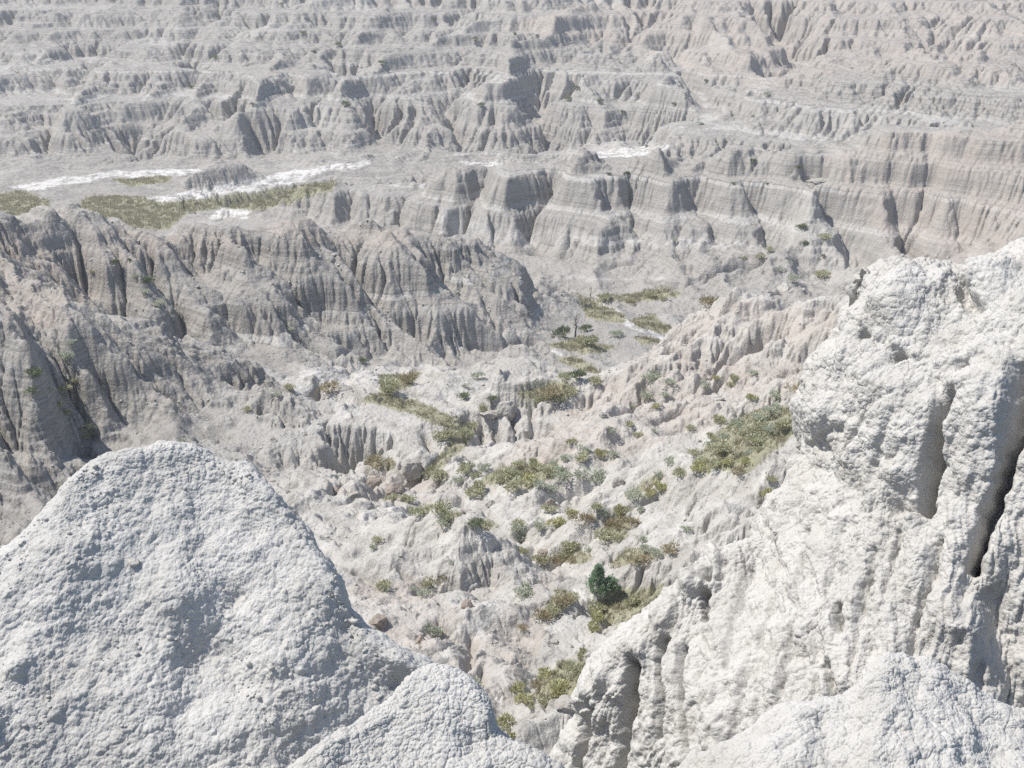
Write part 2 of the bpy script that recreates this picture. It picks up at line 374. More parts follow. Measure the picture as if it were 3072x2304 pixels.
for k, (wl, amp) in enumerate(((6.5, 0.45), (3.2, 0.30), (1.7, 0.20), (0.9, 0.12))):
    cell = Y * F32((A1 - A0) / NC)
    fade = sstep(1.8, 4.0, wl / cell)
    if k == 0: fade = fade * (0.25 * sstep(120, 180, Y) + 0.75 * sstep(330, 450, Y))
    if k == 1: fade = fade * (0.2 + 0.8 * sstep(110, 180, Y))
    s = np.hypot(gx, gy); sl = sstep(0.25, 0.8, s) * (0.12 + sstep(-0.15, 0.4, fbm2(X / (wl * 7), Y / (wl * 7), 2, 60 + k)))
    ux = -gy / (s + 1e-4); uy = gx / (s + 1e-4)
    wx = fbm2(X / (wl * 1.6), Y / (wl * 1.6), 2, 64 + k) * F32(0.5)
    v, g = gully_noise(X / F32(wl) + wx, Y / F32(wl) + wx, ux, uy, 50 + k)
    knob = np.abs(noise2(X / F32(wl * .55), Y / F32(wl * .55), 85 + k))
    if k in (1, 2): fade = fade * (1 + 0.8 * sstep(300, 480, Y))
    Z = Z + amp * fade * sl * ((1.0 - 2.0 * np.sqrt(v * v + F32(0.01)) if k < 2 else v) * F32(0.5) + knob * F32(1.3) - F32(0.35))
    if k < 3:
        gx, gy = slope(Z, X, Y)
def worley2(x, y, seed):
    fx0 = np.floor(x); fy0 = np.floor(y); ix = fx0.astype(np.int32); iy = fy0.astype(np.int32); fx = x - fx0; fy = y - fy0
    d1 = np.full(x.shape, 9, F32); d2 = np.full(x.shape, 9, F32)
    for i in (-1, 0, 1):
        for j in (-1, 0, 1):
            h = _h2(ix + i, iy + j, seed)
            d = (i + (h & np.uint32(1023)).astype(F32) / 1023 - fx) ** 2 + (j + ((h >> np.uint32(10)) & np.uint32(1023)).astype(F32) / 1023 - fy) ** 2
            d2 = np.minimum(d2, np.maximum(d1, d)); d1 = np.minimum(d1, d)
    return np.sqrt(d1), np.sqrt(d2)
# broken, knobbly pillars on the steep faces
cell = Y * F32((A1 - A0) / NC)
s = np.hypot(gx, gy)
for k, c in enumerate((4.6, 2.3, 1.15, 0.6)):
    fd = sstep(1.8, 3.2, c / cell) * sstep(13, 7, c / cell)
    ww = F32(c * 0.35) * noise2(X / F32(c * 1.4), Y / F32(c * 1.4), 140 + k)
    f1, f2 = worley2((X + ww) / F32(c), (Y + ww) / F32(c), 150 + k)
    patch = 0.3 + 0.7 * sstep(-0.25, 0.3, fbm2(X / F32(c * 9), Y / F32(c * 9), 2, 160 + k))
    Z = Z + F32(0.34 * c) * (0.55 - f1) * fd * (0.10 + 0.12 * sstep(230, 180, Y) + sstep(0.22, 0.6, s)) * patch
Z = terrace(Z, X, Y, strata(5, 1.2, 3.4, 0.5, 1.75), 77, (0.55 + 0.45 * sstep(280, 360, Y)) * sstep(-0.6, 0.4, noise2(X / 40, Y / 40, 79)) * sstep(90, 160, Y))
Z = terrace(Z, X, Y, strata(6, 0.5, 1.5, 0.4, 2.1), 177, 0.85 * sstep(-0.3, 0.3, fbm2(X / 14, Y / 14, 2, 179)) * sstep(45, 60, Y) * sstep(230, 170, Y))
cell = Y * F32((A1 - A0) / NC)
for k, wl in enumerate((0.45, 0.9, 1.8, 3.6)):
    Z = Z + F32(0.13 * wl) * (np.abs(noise2(X / F32(wl), Y / F32(wl), 91 + k)) * 1.6 - 0.5) * sstep(1.7, 3.5, wl / cell) * sstep(11, 6, wl / cell)
print('terrain', time.time() - T0)

# sharp cut banks, ledge shadows and slots
SLOTS = [
 ([(2380,1002),(2290,1022),(2230,1045),(2190,1064)],2.6,.75), ([(2185,1078),(2120,1110),(2060,1148),(2030,1182)],3.2,.85), ([(1960,1195),(1900,1225),(1850,1242)],2.0,.6), ([(2170,1130),(2060,1200),(1960,1260)],1.3,.5), ([(2260,1180),(2140,1240),(2020,1300)],1.2,.5), ([(1990,1460),(1900,1510),(1830,1560)],1.3,.5), ([(2330,1480),(2310,1510),(2230,1530)],2.0,.7),
 ([(1010,1378),(1060,1352),(1120,1352)],3.6,1.0), ([(1250,1400),(1190,1455),(1140,1470)],3.6,1.1), ([(1140,1425),(1080,1440),(1000,1455)],2.4,.8), ([(1280,1300),(1330,1345),(1290,1395)],2.4,.8), ([(1440,1250),(1450,1330)],2.0,.5), ([(1485,1247),(1495,1325)],2.2,.6), ([(1535,1240),(1548,1305)],1.8,.45), ([(1590,1225),(1600,1290)],1.5,.4),
 ([(1270,1772),(1360,1768),(1450,1782)],1.7,.55), ([(1500,1622),(1600,1640)],1.2,.5), ([(1640,1560),(1560,1610)],1.2,.45), ([(1200,1690),(1260,1730),(1270,1770)],1.5,.55), ([(1080,1700),(1120,1740)],1.3,.5), ([(1330,1980),(1300,2040)],1.2,.45), ([(1450,1990),(1430,2050)],1.1,.4), ([(1420,1900),(1400,1990)],1.0,.4), ([(1640,1500),(1720,1470),(1800,1430)],1.3,.5), ([(1380,1500),(1440,1520),(1500,1560)],1.4,.5),
 ([(880,1000),(1000,1052),(1100,1062)],2.6,.9), ([(690,1120),(850,1152),(960,1135)],3.0,1.0), ([(1200,1092),(1330,1102)],2.2,.7), ([(1400,1010),(1500,1030),(1600,1020)],2.4,.8), ([(780,1215),(880,1240)],2.4,.8), ([(1230,1180),(1330,1190)],2.2,.7), ([(960,1190),(1080,1200)],1.6,.6),
 ([(1590,822),(1680,858),(1745,872)],6,2.0), ([(1960,860),(2050,850),(2150,838)],3.2,1.1), ([(2120,832),(2200,800),(2280,790)],3.0,1.0), ([(1780,792),(1900,782)],2.6,1.0), ([(1600,760),(1700,770)],2.6,1.0), ([(2330,880),(2420,860)],3.0,1.0), ([(2380,500),(2440,505),(2480,520)],4.0,1.2),
]
Z = carve(Z, X, Y, SLOTS)
def grid_mesh(name, V, nr, nc, attrs=None):
    me = bpy.data.meshes.new(name)
    idx = np.arange(nr * nc, dtype=np.int32).reshape(nr, nc)
    q = np.stack([idx[:-1, :-1], idx[:-1, 1:], idx[1:, 1:], idx[1:, :-1]], -1).reshape(-1, 4)
    me.vertices.add(nr * nc); me.vertices.foreach_set('co', V.astype(F32).ravel())
    me.loops.add(q.size); me.loops.foreach_set('vertex_index', q.ravel())
    me.polygons.add(len(q)); me.polygons.foreach_set('loop_start', np.arange(0, q.size, 4, dtype=np.int32))
    me.polygons.foreach_set('use_smooth', np.ones(len(q), bool))
    for k, a in (attrs or {}).items():
        at_ = me.attributes.new(k, 'FLOAT', 'POINT'); at_.data.foreach_set('value', a.astype(F32).ravel())
    me.update(calc_edges=True)
    return me
def link(name, me, mat=None, parent=None):
    o = bpy.data.objects.new(name, me); COL.objects.link(o)
    if mat: me.materials.append(mat)
    if parent: o.parent = parent
    return o

# ------------------------------------------------------------------ materials
class NT:
    def __init__(s, name):
        s.m = bpy.data.materials.new(name); s.m.use_nodes = True; s.t = s.m.node_tree; s.t.nodes.clear()
        s.out = s.n('ShaderNodeOutputMaterial'); s.b = s.n('ShaderNodeBsdfPrincipled')
        s.b.inputs['Roughness'].default_value = 0.95; s.b.inputs['Specular IOR Level'].default_value = 0.15
        s.l(s.b.outputs[0], s.out.inputs[0])
    def n(s, t, **k):
        x = s.t.nodes.new(t)
        for a, v in k.items(): setattr(x, a, v)
        return x
    def l(s, a, b): s.t.links.new(a, b)
    def inp(s, sock, v):
        if hasattr(v, 'links') or hasattr(v, 'is_output'): s.l(v, sock)
        else: sock.default_value = v
    def attr(s, name): return s.n('ShaderNodeAttribute', attribute_name=name).outputs['Fac']
    def pos(s): return s.n('ShaderNodeTexCoord').outputs['Object']
    def noise(s, vec, scale, detail=4, rough=0.55):
        x = s.n('ShaderNodeTexNoise'); s.l(vec, x.inputs['Vector']); x.inputs['Scale'].default_value = scale
        x.inputs['Detail'].default_value = detail; x.inputs['Roughness'].default_value = rough
        return x.outputs['Fac']
    def voro(s, vec, scale, feature='F1', smooth=None):
        x = s.n('ShaderNodeTexVoronoi', feature=feature); s.l(vec, x.inputs['Vector']); x.inputs['Scale'].default_value = scale
        return x.outputs['Distance']
    def ramp(s, f, stops):
        x = s.n('ShaderNodeValToRGB'); e = x.color_ramp.elements
        while len(e) < len(stops): e.new(0.5)
        for q, (p, c) in zip(e, stops): q.position = p; q.color = (*c, 1) if len(c) == 3 else c
        s.l(f, x.inputs[0]); return x.outputs[0]
    def mix(s, f, a, b):
        x = s.n('ShaderNodeMix', data_type='RGBA'); s.inp(x.inputs[0], f)
        s.inp(x.inputs[6], a if hasattr(a, 'is_output') else (*a, 1)); s.inp(x.inputs[7], b if hasattr(b, 'is_output') else (*b, 1)); return x.outputs[2]
    def math(s, op, a, b=0.0, c=0.0):
        x = s.n('ShaderNodeMath', operation=op); s.inp(x.inputs[0], a); s.inp(x.inputs[1], b); s.inp(x.inputs[2], c); return x.outputs[0]
    def scale(s, vec, v):
        x = s.n('ShaderNodeVectorMath', operation='MULTIPLY'); s.l(vec, x.inputs[0]); x.inputs[1].default_value = v; return x.outputs[0]
    def bump(s, h, dist, strength=1.0, prev=None):
        x = s.n('ShaderNodeBump'); s.l(h, x.inputs['Height']); x.inputs['Distance'].default_value = dist; x.inputs['Strength'].default_value = strength
        if prev: s.l(prev, x.inputs['Normal'])
        return x.outputs[0]

def clay_material():
    k = NT('badlands_clay'); p = k.pos()
    sep = k.n('ShaderNodeSeparateXYZ'); k.l(p, sep.inputs[0])
    warp = k.noise(p, 0.03, 3)
    zz = k.math('MULTIPLY_ADD', warp, 3.0, sep.outputs[2])
    cz = k.n('ShaderNodeCombineXYZ'); k.l(zz, cz.inputs[2])
    band = k.math('MULTIPLY_ADD', k.noise(p, 0.07, 4, 0.6), 0.16, k.math('MULTIPLY_ADD', k.noise(cz.outputs[0], 0.36, 3, 0.55), 1.0, -0.08))
    base = k.ramp(band, [(0.32, (0.22, 0.21, 0.195)), (0.40, (0.31, 0.296, 0.277)), (0.455, (0.335, 0.32, 0.298)), (0.475, (0.21, 0.2, 0.184)), (0.50, (0.30, 0.281, 0.258)), (0.545, (0.35, 0.328, 0.302)), (0.56, (0.20, 0.187, 0.171)), (0.60, (0.32, 0.307, 0.285)), (0.64, (0.43, 0.417, 0.395))])  # strata colours; the thin dark lines also paint in shade under ledges
    mott = k.noise(p, 0.35, 6, 0.65)
    base = k.mix(k.math('MULTIPLY_ADD', mott, 0.4, 0.0), base, (0.40, 0.382, 0.355))
    pale = k.ramp(k.noise(p, 0.25, 6, 0.65), [(0.35, (0.385, 0.365, 0.333)), (0.5, (0.465, 0.445, 0.412)), (0.65, (0.55, 0.532, 0.50))])
    base = k.mix(k.attr('pale'), base, pale)
    pink = k.math('MULTIPLY', k.attr('pink'), k.ramp(k.noise(p, 0.12, 5, 0.6), [(0.35, (0.25,) * 3), (0.6, (1,) * 3)]))
    base = k.mix(k.math('MULTIPLY', pink, 0.6), base, (0.42, 0.362, 0.318))
    base = k.mix(k.math('MULTIPLY', k.attr('wash'), k.ramp(k.noise(p, 0.22, 6, 0.7), [(0.42, (0.1,) * 3), (0.53, (1,) * 3)])), base, (0.62, 0.605, 0.58))
    gr = k.ramp(k.noise(p, 0.5, 6, 0.7), [(0.3, (0.20, 0.195, 0.125)), (0.5, (0.28, 0.27, 0.18)), (0.7, (0.37, 0.35, 0.25))])
    gm = k.math('MULTIPLY', k.math('MULTIPLY_ADD', k.math('MULTIPLY_ADD', k.noise(p, 0.5, 8, 0.78), 2.2, k.math('MULTIPLY_ADD', k.attr('grass'), 1.15, -1.1)), 2.0, -0.55), 0.85)
    gm = k.ramp(gm, [(0.0, (0,) * 3), (1.0, (0.88,) * 3)])
    gm = k.math('MULTIPLY', gm, k.math('GREATER_THAN', k.attr('grass'), 0.02))
    base = k.mix(gm, base, gr)
    k.l(base, k.b.inputs['Base Color'])
    b0 = k.bump(k.noise(p, 0.45, 8, 0.72), 0.7, 0.5)
    b1 = k.bump(k.noise(p, 1.7, 7, 0.7), 0.25, 0.6, b0)
    b2 = k.bump(k.voro(p, 2.3), 0.12, 0.5, b1)
    b2 = k.bump(k.noise(k.scale(p, (1.0, 1.0, 0.22)), 0.85, 5, 0.65), 0.7, 0.55, b2)
    k.l(b2, k.b.inputs['Normal'])
    return k.m
M_CLAY = clay_material()

# zones of the ground: polygons drawn on the pictured ground, carried to world by its own heights
def ground(px, py, y_from=40.0):
    """march the pixel's ray onto the terrain"""
    dx, cy, cz = [float(v) for v in ray(px, py)]
    a = dx / cy
    if not (A0 < a < A1): return None
    fi = (a - A0) / (A1 - A0) * (NC - 1); c0 = int(fi); f = fi - c0
    prof = Z[:, c0] * (1 - f) + Z[:, min(c0 + 1, NC - 1)] * f
    yy = Y[:, 0]; h = prof - yy * (cz / cy)
    k = np.nonzero((h > 0) & (yy > y_from))[0]
    if not len(k): return None
    k = k[0]
    if k == 0: return None
    t = h[k - 1] / (h[k - 1] - h[k]) if h[k] != h[k - 1] else 0
    t = min(max(t, 0), 1); yv = yy[k - 1] + (yy[k] - yy[k - 1]) * t
    return Vector((a * yv, yv, yv * cz / cy))
def height(x, y):
    fr = (math.log(y) - math.log(Y0)) / math.log(Y1 / Y0) * (NR - 1); fc = (x / y - A0) / (A1 - A0) * (NC - 1)
    i = int(min(max(fr, 0), NR - 2)); j = int(min(max(fc, 0), NC - 2)); u = fr - i; v = fc - j
    return float((Z[i, j] * (1 - v) + Z[i, j + 1] * v) * (1 - u) + (Z[i + 1, j] * (1 - v) + Z[i + 1, j + 1] * v) * u)

zero = np.zeros_like(Z)
# ------------------------------------------------------------------ ground zones (bare pink clay, white wash silt, dry grass)
def to_px(x, y, z):
    f = y * CP - z * SP; up = y * SP + z * CP
    return CX + FPX * x / f, CY - FPX * up / f
PX, PY = to_px(X, Y, Z)
wob = F32(9) * fbm2(X / (Y * 0.02 + 1), Y / (Y * 0.04 + 1), 3, 101); wob2 = F32(7) * fbm2(X / (Y * 0.02 + 1), Y / (Y * 0.04 + 1), 3, 102)
QX, QY = PX + wob, PY + wob2
def inpoly(poly, dmin=0, dmax=2000):
    n = len(poly); c = np.zeros(X.shape, bool); xs = [p[0] for p in poly]; ys = [p[1] for p in poly]
    box = (QX > min(xs)) & (QX < max(xs)) & (QY > min(ys)) & (QY < max(ys)) & (Y > dmin) & (Y < dmax)
    r = np.nonzero(box.ravel())[0]
    if not len(r): return c
    x = QX.ravel()[r]; y = QY.ravel()[r]; k = np.zeros(len(r), bool)
    for i in range(n):
        x0, y0 = poly[i]; x1, y1 = poly[i - 1]
        if y0 == y1: continue
        k ^= ((y0 > y) != (y1 > y)) & (x < (x1 - x0) * (y - y0) / (y1 - y0) + x0)
    c.ravel()[r] = k
    return c
def soft(m, n=2):
    m = m.astype(F32)
    for _ in range(n):
        q = np.pad(m, 1, mode='edge'); m = (q[:-2, 1:-1] + q[2:, 1:-1] + q[1:-1, :-2] + q[1:-1, 2:] + 2 * m) / 6
    return m
GRASS_POLYS = [
 ([(0,578),(70,575),(150,600),(140,640),(60,652),(0,650)],330,520), ([(220,662),(240,610),(262,588),(420,592),(470,606),(600,600),(760,575),(1015,543),(1000,572),(880,606),(800,625),(640,628),(560,640),(500,690),(300,684)],330,540),
 ([(330,545),(430,532),(520,526),(505,545),(400,560)],400,560), ([(1600,516),(1700,503),(1690,521)],400,560),
 ([(1725,885),(1780,900),(1880,950),(1870,972),(1770,950)],200,300), ([(1890,960),(1960,945),(2020,990),(1990,1005),(1920,985)],190,300),
 ([(1630,1040),(1750,1015),(1860,1040),(1750,1060)],190,280), ([(1900,1012),(2020,1025),(1930,1040)],190,280), ([(1660,1080),(1740,1070),(1800,1110),(1790,1122)],180,280),
 ([(1050,1200),(1150,1183),(1280,1212),(1400,1270),(1375,1300),(1250,1250),(1120,1215)],130,200), ([(1130,1130),(1270,1112),(1240,1160),(1150,1185)],140,220),
 ([(1540,1165),(1660,1138),(1740,1150),(1680,1195),(1570,1205)],140,240), ([(1370,1290),(1430,1290),(1420,1320),(1300,1420),(1280,1400)],110,190), ([(1100,1370),(1190,1380),(1180,1410),(1090,1405)],100,180),
 ([(1790,1800),(1860,1770),(2010,1750),(1970,1830),(1900,1880),(1800,1870)],50,110), ([(1610,1685),(1700,1640),(1790,1672),(1750,1692)],70,120), ([(1600,1850),(1680,1770),(1750,1800),(1640,1855)],50,110),
 ([(1600,2090),(1680,1985),(1790,1980),(1760,2080),(1640,2115)],40,80), ([(2080,1400),(2150,1290),(2300,1220),(2400,1230),(2390,1300),(2240,1420)],80,150), ([(1870,1490),(1960,1430),(2010,1420),(1920,1490)],80,140),
 ([(1440,1440),(1500,1400),(1640,1390),(1720,1410),(1620,1450),(1500,1460)],90,160), ([(1880,1640),(2010,1650),(1920,1690),(1820,1710)],60,110), ([(1830,1540),(1900,1560),(1880,1620),(1800,1620)],60,120),
 ([(1740,660+240),(1990,870),(2060,880),(1950,905)],230,330),
]
WASH_POLYS = [
 ([(30,566),(110,542),(330,517),(520,505),(640,512),(520,530),(330,534),(200,556),(90,570)],400,600), ([(420,598),(560,574),(700,548),(900,506),(1110,478),(1120,490),(960,520),(780,562),(570,600),(450,610)],400,600), ([(700,560),(860,530),(940,535),(800,565),(620,600),(560,600)],400,600),
 ([(620,655),(650,632),(745,622),(740,655)],330,460), ([(1380,485),(1550,488),(1560,505),(1400,502)],380,600), ([(1600,497),(1720,486),(1700,503)],380,600), ([(1740,462),(1840,445),(2030,432),(1960,462),(1800,485)],380,600), ([(0,655),(130,640),(150,668),(0,675)],330,460),
 ([(1640,1050),(1660,1056),(1750,1085),(1855,1125),(1850,1135),(1740,1100)],180,280), ([(1765,893),(1800,905),(1860,935),(1900,970),(2015,1020),(2015,1032),(1890,985),(1840,945)],190,320),
 ([(1300,1360),(1345,1335),(1380,1310),(1370,1345),(1290,1400),(1260,1405)],100,180), ([(1440,2110),(1480,2078),(1510,2095),(1500,2125)],40,80), ([(1585,1845),(1660,1810),(1680,1815),(1620,1865)],50,100), ([(1720,1770),(1790,1780),(1790,1800),(1740,1800)],50,110),
]
SILT_POLYS = [([(900,1110),(1250,1085),(1350,1110),(1200,1140),(1000,1160),(880,1180)],140,240), ([(1020,1190),(1090,1185),(1090,1240),(1000,1260)],120,200), ([(1900,1560),(2150,1490),(2260,1520),(2100,1600),(1950,1610)],60,110),
 ([(1300,600),(1536,690),(2200,720),(2300,745),(1600,740),(1300,690)],280,350), ([(1700,830),(2000,830),(2000,838),(1700,840)],230,330)]
PINK_POLYS = [([(1480,1390),(1700,1230),(2000,1000),(2080,950),(2200,890),(2580,930),(2560,1110),(2300,1230),(2080,1300),(1800,1400),(1600,1440)],90,180), ([(1030,1760),(1250,1740),(1400,1850),(1300,1980),(1150,1950),(1060,1850)],40,110), ([(1150,1400),(1300,1420),(1400,1500),(1250,1520),(1000,1480)],90,150),
 ([(1500,80),(1700,20),(2000,0),(3072,-60),(3072,260),(2600,210),(2250,270),(1900,150)],500,1000), ([(2450,480),(2700,400),(3072,380),(3072,780),(2700,800),(2560,600)],240,360), ([(0,680),(450,690),(760,700),(700,760),(400,780),(230,980),(0,980)],120,260), ([(700,640),(1250,690),(1200,740),(900,730)],150,260), ([(1250,2050),(1450,1900),(1650,1700),(1700,1700),(1600,1990),(1450,2200),(1300,2200)],40,110)]
def zone(polys, n):
    m = np.zeros(X.shape, bool)
    for p, a, b in polys: m |= inpoly(p, a, b)
    return soft(m, n)
grass = zone(GRASS_POLYS, 14); wash = np.clip(zone(WASH_POLYS, 2) + 0.45 * zone(SILT_POLYS, 6), 0, 1); pink = zone(PINK_POLYS, 12) * F32(0.8)
canyon = link('canyon_terrain', grid_mesh('canyon_terrain', np.stack([X, Y, Z], -1), NR, NC, {'pink': pink, 'wash': wash, 'grass': grass, 'pale': np.clip(sstep(225, 160, Y) * sstep(-50, -15, X) + 0.5 * sstep(0.2, 0.9, fbm2(X / 60, Y / 60, 3, 555)) , 0, 1) * F32(0.9)}), M_CLAY)
canyon['kind'] = 'structure'
print('mesh', time.time() - T0)

# ------------------------------------------------------------------ the near outcrops: lofted clay bodies with a popcorn crust
def white_clay(name, cells, tint):
    k = NT(name); p = k.pos()
    m = k.noise(p, 0.9, 6, 0.65); f = k.noise(p, 14.0, 5, 0.7)
    c = k.ramp(m, [(0.3, (tint[0] * .86, tint[1] * .85, tint[2] * .83)), (0.5, tint), (0.68, (min(tint[0] * 1.08, .8), min(tint[1] * 1.08, .8), min(tint[2] * 1.09, .8)))])
    c = k.mix(k.math('MULTIPLY', k.ramp(f, [(0.45, (0,) * 3), (0.7, (1,) * 3)]), 0.35), c, (tint[0] * .8, tint[1] * .77, tint[2] * .72))
    k.l(c, k.b.inputs['Base Color'])
    b = k.bump(k.noise(p, cells * 2.5, 6, 0.7), 0.25 / cells, 0.9)
    k.l(b, k.b.inputs['Normal'])
    return k.m
M_WHITE = white_clay('white_crusted_clay', 14.0, (0.51, 0.50, 0.478))
M_CLIFF = white_clay('white_fluted_clay', 6.0, (0.51, 0.497, 0.472))

def tmat(n_in, counts):                  # smooth resampling with a chosen number of steps per interval
    t = np.concatenate([i + np.arange(c) / c for i, c in enumerate(counts)] + [[n_in - 1.0]]); i = np.minimum(t.astype(int), n_in - 2); f = t - i
    W = np.zeros((len(t), n_in), F32); r = np.arange(len(t))
    for k, c in enumerate((-.5 * f + f ** 2 - .5 * f ** 3, 1 - 2.5 * f ** 2 + 1.5 * f ** 3, .5 * f + 2 * f ** 2 - 1.5 * f ** 3, -.5 * f ** 2 + .5 * f ** 3)):
        np.add.at(W, (r, np.clip(i + k - 1, 0, n_in - 1)), c.astype(F32))
    return W, t
def loft(net, cv, cu):
    """net: rows x cols of points -> dense smooth grid; cv, cu: steps per interval"""
    net = np.asarray(net, float); Wr, tv = tmat(net.shape[0], cv); Wc2, tu = tmat(net.shape[1], cu)
    return np.stack([Wr @ net[:, :, c].astype(F32) @ Wc2.T for c in range(3)], -1).astype(F32), tv, tu
def normals(P):
    du = np.gradient(P, axis=1); dv = np.gradient(P, axis=0); n = np.cross(du, dv)
    n /= np.linalg.norm(n, axis=-1, keepdims=True) + 1e-9
    return n
def find(P, px, py, rows):
    """3D point of the loft seen at a pixel"""
    q = P[:rows].reshape(-1, 3); x, y = to_px(q[:, 0], q[:, 1], q[:, 2])
    return q[np.argmin((x - px) ** 2 + (y - py) ** 2)]
def blob(P, c, r):
    d2 = ((P - c) ** 2).sum(-1); return np.exp(-d2 / (r * r)).astype(F32)
def groove(P, line, rows, r):
    """closeness (0..1) of every vertex to a line traced over the body"""
    fine = [(p[0] + (q[0] - p[0]) * t, p[1] + (q[1] - p[1]) * t) for p, q in zip(line[:-1], line[1:]) for t in (0, .25, .5, .75)] + [line[-1]]
    S = [find(P, *p, rows) for p in fine]; S = [S[0]] + [(u + 2 * v + w_) / 4 for u, v, w_ in zip(S[:-2], S[1:-1], S[2:])] + [S[-1]]
    lo = np.min(S, 0) - 4 * r; hi = np.max(S, 0) + 4 * r; out = np.zeros(P.shape[:2], F32)
    near_ = np.nonzero(((P > lo) & (P < hi)).all(-1)); Q = P[near_].astype(F32)
    Q = Q + F32(r * 0.5) * np.stack([noise3(Q / F32(2.5 * r), 801), noise3(Q / F32(2.5 * r), 802), 0 * Q[:, 0]], 1)
    m = np.full(len(Q), 1e9, F32)
    for u, v in zip(S[:-1], S[1:]):
        e = v - u; t = np.clip(((Q - u) @ e) / (e @ e + 1e-9), 0, 1); m = np.minimum(m, ((Q - u - t[:, None] * e) ** 2).sum(-1))
    out[near_] = np.exp(-m / (r * r)); return out
def popcorn(P, size, seed, warp=0.35):
    q = P.reshape(-1, 3) / F32(size)
    q = q + F32(warp) * np.stack([noise3(q * F32(0.9), seed + 1), noise3(q * F32(0.9) + 7, seed + 2), noise3(q * F32(0.9) + 15, seed + 3)], 1)
    f1, f2 = voro3(q, seed)
    cap = np.sqrt(np.clip(1 - (f1 / 0.95) ** 2, 0, 1)) * (0.72 + 0.28 * sstep(0.0, 0.2, f2 - f1))
    return (cap - 0.6).reshape(P.shape[:2]).astype(F32)
def F3(P, size, o, seed): return fbm3(P.reshape(-1, 3) / F32(size), o, seed).reshape(P.shape[:2]).astype(F32)
def cat_rows(front, crest, drops):
    """front rows plus rows that roll over the crest and fall away behind it"""
    rows = list(front); rows.append(crest)
    for dy, dz in drops: rows.append([(p[0] * (1 + dy / p[1] * .6), p[1] + dy, p[2] + dz) for p in crest])
    return np.array(rows)
def mound(name, crest, bottom, ts, pw, drops, nv, nu, skirt):
    C = [at(*c) for c in crest]; B = [at(*b) for b in bottom]
    rows = [[(b[0], b[1] - q * .05, b[2] - q) for b in B] for q in (12.0, 4.0, 1.2, 0.4)]
    for t in ts:
        row = []
        for c, b, cp, bp in zip(crest, bottom, C, B):
            px = b[0] + (c[0] - b[0]) * t; py = b[1] + (c[1] - b[1]) * t; D = b[2] + (c[2] - b[2]) * t ** pw
            row.append(at(px, py, D))
        rows.append(row)
    net = cat_rows(rows, C, drops)
    nf = len(ts) + 1; cv = [8] * 3 + [nv // nf] * nf + [nv // nf // 2] * 2; cv += [14] * (len(net) - 1 - len(cv))
    P, tv, tu = loft(net, cv, [nu // (len(crest) - 1)] * (len(crest) - 1)); return P, int(np.searchsorted(tv, len(ts) + 4.3))

# the big rounded dome, lower left
cr = [(-900,1850,10.6),(-400,1745,11.0),(0,1655,11.5),(190,1478,12.1),(280,1380,12.5),(430,1348,12.8),(570,1345,12.9),(655,1392,12.8),(755,1430,12.6),(845,1530,12.2),(960,1690,11.6),(1120,1920,11.0),(1330,2040,10.7),(1480,2200,10.4),(1620,2420,10.3)]
bo = [(-1300,2620,8.3),(-700,2620,8.5),(-250,2620,8.7),(-20,2620,8.8),(130,2620,8.85),(280,2620,8.9),(430,2620,8.9),(560,2620,8.95),(700,2620,9.0),(830,2620,9.1),(1000,2620,9.4),(1170,2620,9.8),(1330,2620,10.2),(1480,2640,10.5),(1650,2700,10.6)]
P, fr = mound('dome', cr, bo, (0, .2, .4, .6, .8, .93), 1.35, [(0.35, -0.12), (0.9, -0.8), (1.6, -2.6), (3.0, -9), (4.0, -38)], 860, 1200, -30)
n = normals(P)
d = -0.16 * blob(P, find(P, 640, 1960, fr), 0.42) - 0.16 * blob(P, find(P, 730, 2040, fr), 0.30) - 0.1 * blob(P, find(P, 560, 2080, fr), 0.3) + 0.16 * blob(P, find(P, 560, 1790, fr), 0.35) - 0.15 * blob(P, find(P, 700, 1790, fr), 0.22) + 0.08 * blob(P, find(P, 880, 1880, fr), 0.5)
d += 0.22 * blob(P, find(P, 60, 2010, fr), 0.16) + 0.3 * blob(P, find(P, -60, 2170, fr), 0.25) + 0.15 * blob(P, find(P, 200, 1700, fr), 0.5) - 0.16 * groove(P, [(1190,2050),(1240,2080),(1130,2240)], fr, 0.13)
d += 0.08 * F3(P, 0.9, 3, 201) + 0.045 * F3(P, 0.35, 3, 202)
P = P + n * d[..., None]; n = normals(P)
amt = 0.55 + 0.45 * sstep(-0.4, 0.4, F3(P, 0.7, 2, 203))
d = 0.026 * popcorn(P, 0.15, 211) * amt + 0.04 * popcorn(P, 0.26, 215) * sstep(0.0, 0.5, F3(P, 0.9, 2, 204)) + 0.013 * popcorn(P, 0.07, 212) * (1.2 - 0.4 * amt) + 0.007 * popcorn(P, 0.035, 213) + 0.013 * F3(P, 0.07, 3, 214)
P = P + n * d[..., None]
dome_P, dome_n, dome_fr = P, n, fr
dome = link('clay_dome', grid_mesh('clay_dome', P, *P.shape[:2]), M_WHITE)
dome['label'] = 'large rounded white clay dome with crusted surface filling the lower left foreground'; dome['category'] = 'rock outcrop'
print('dome', time.time() - T0)

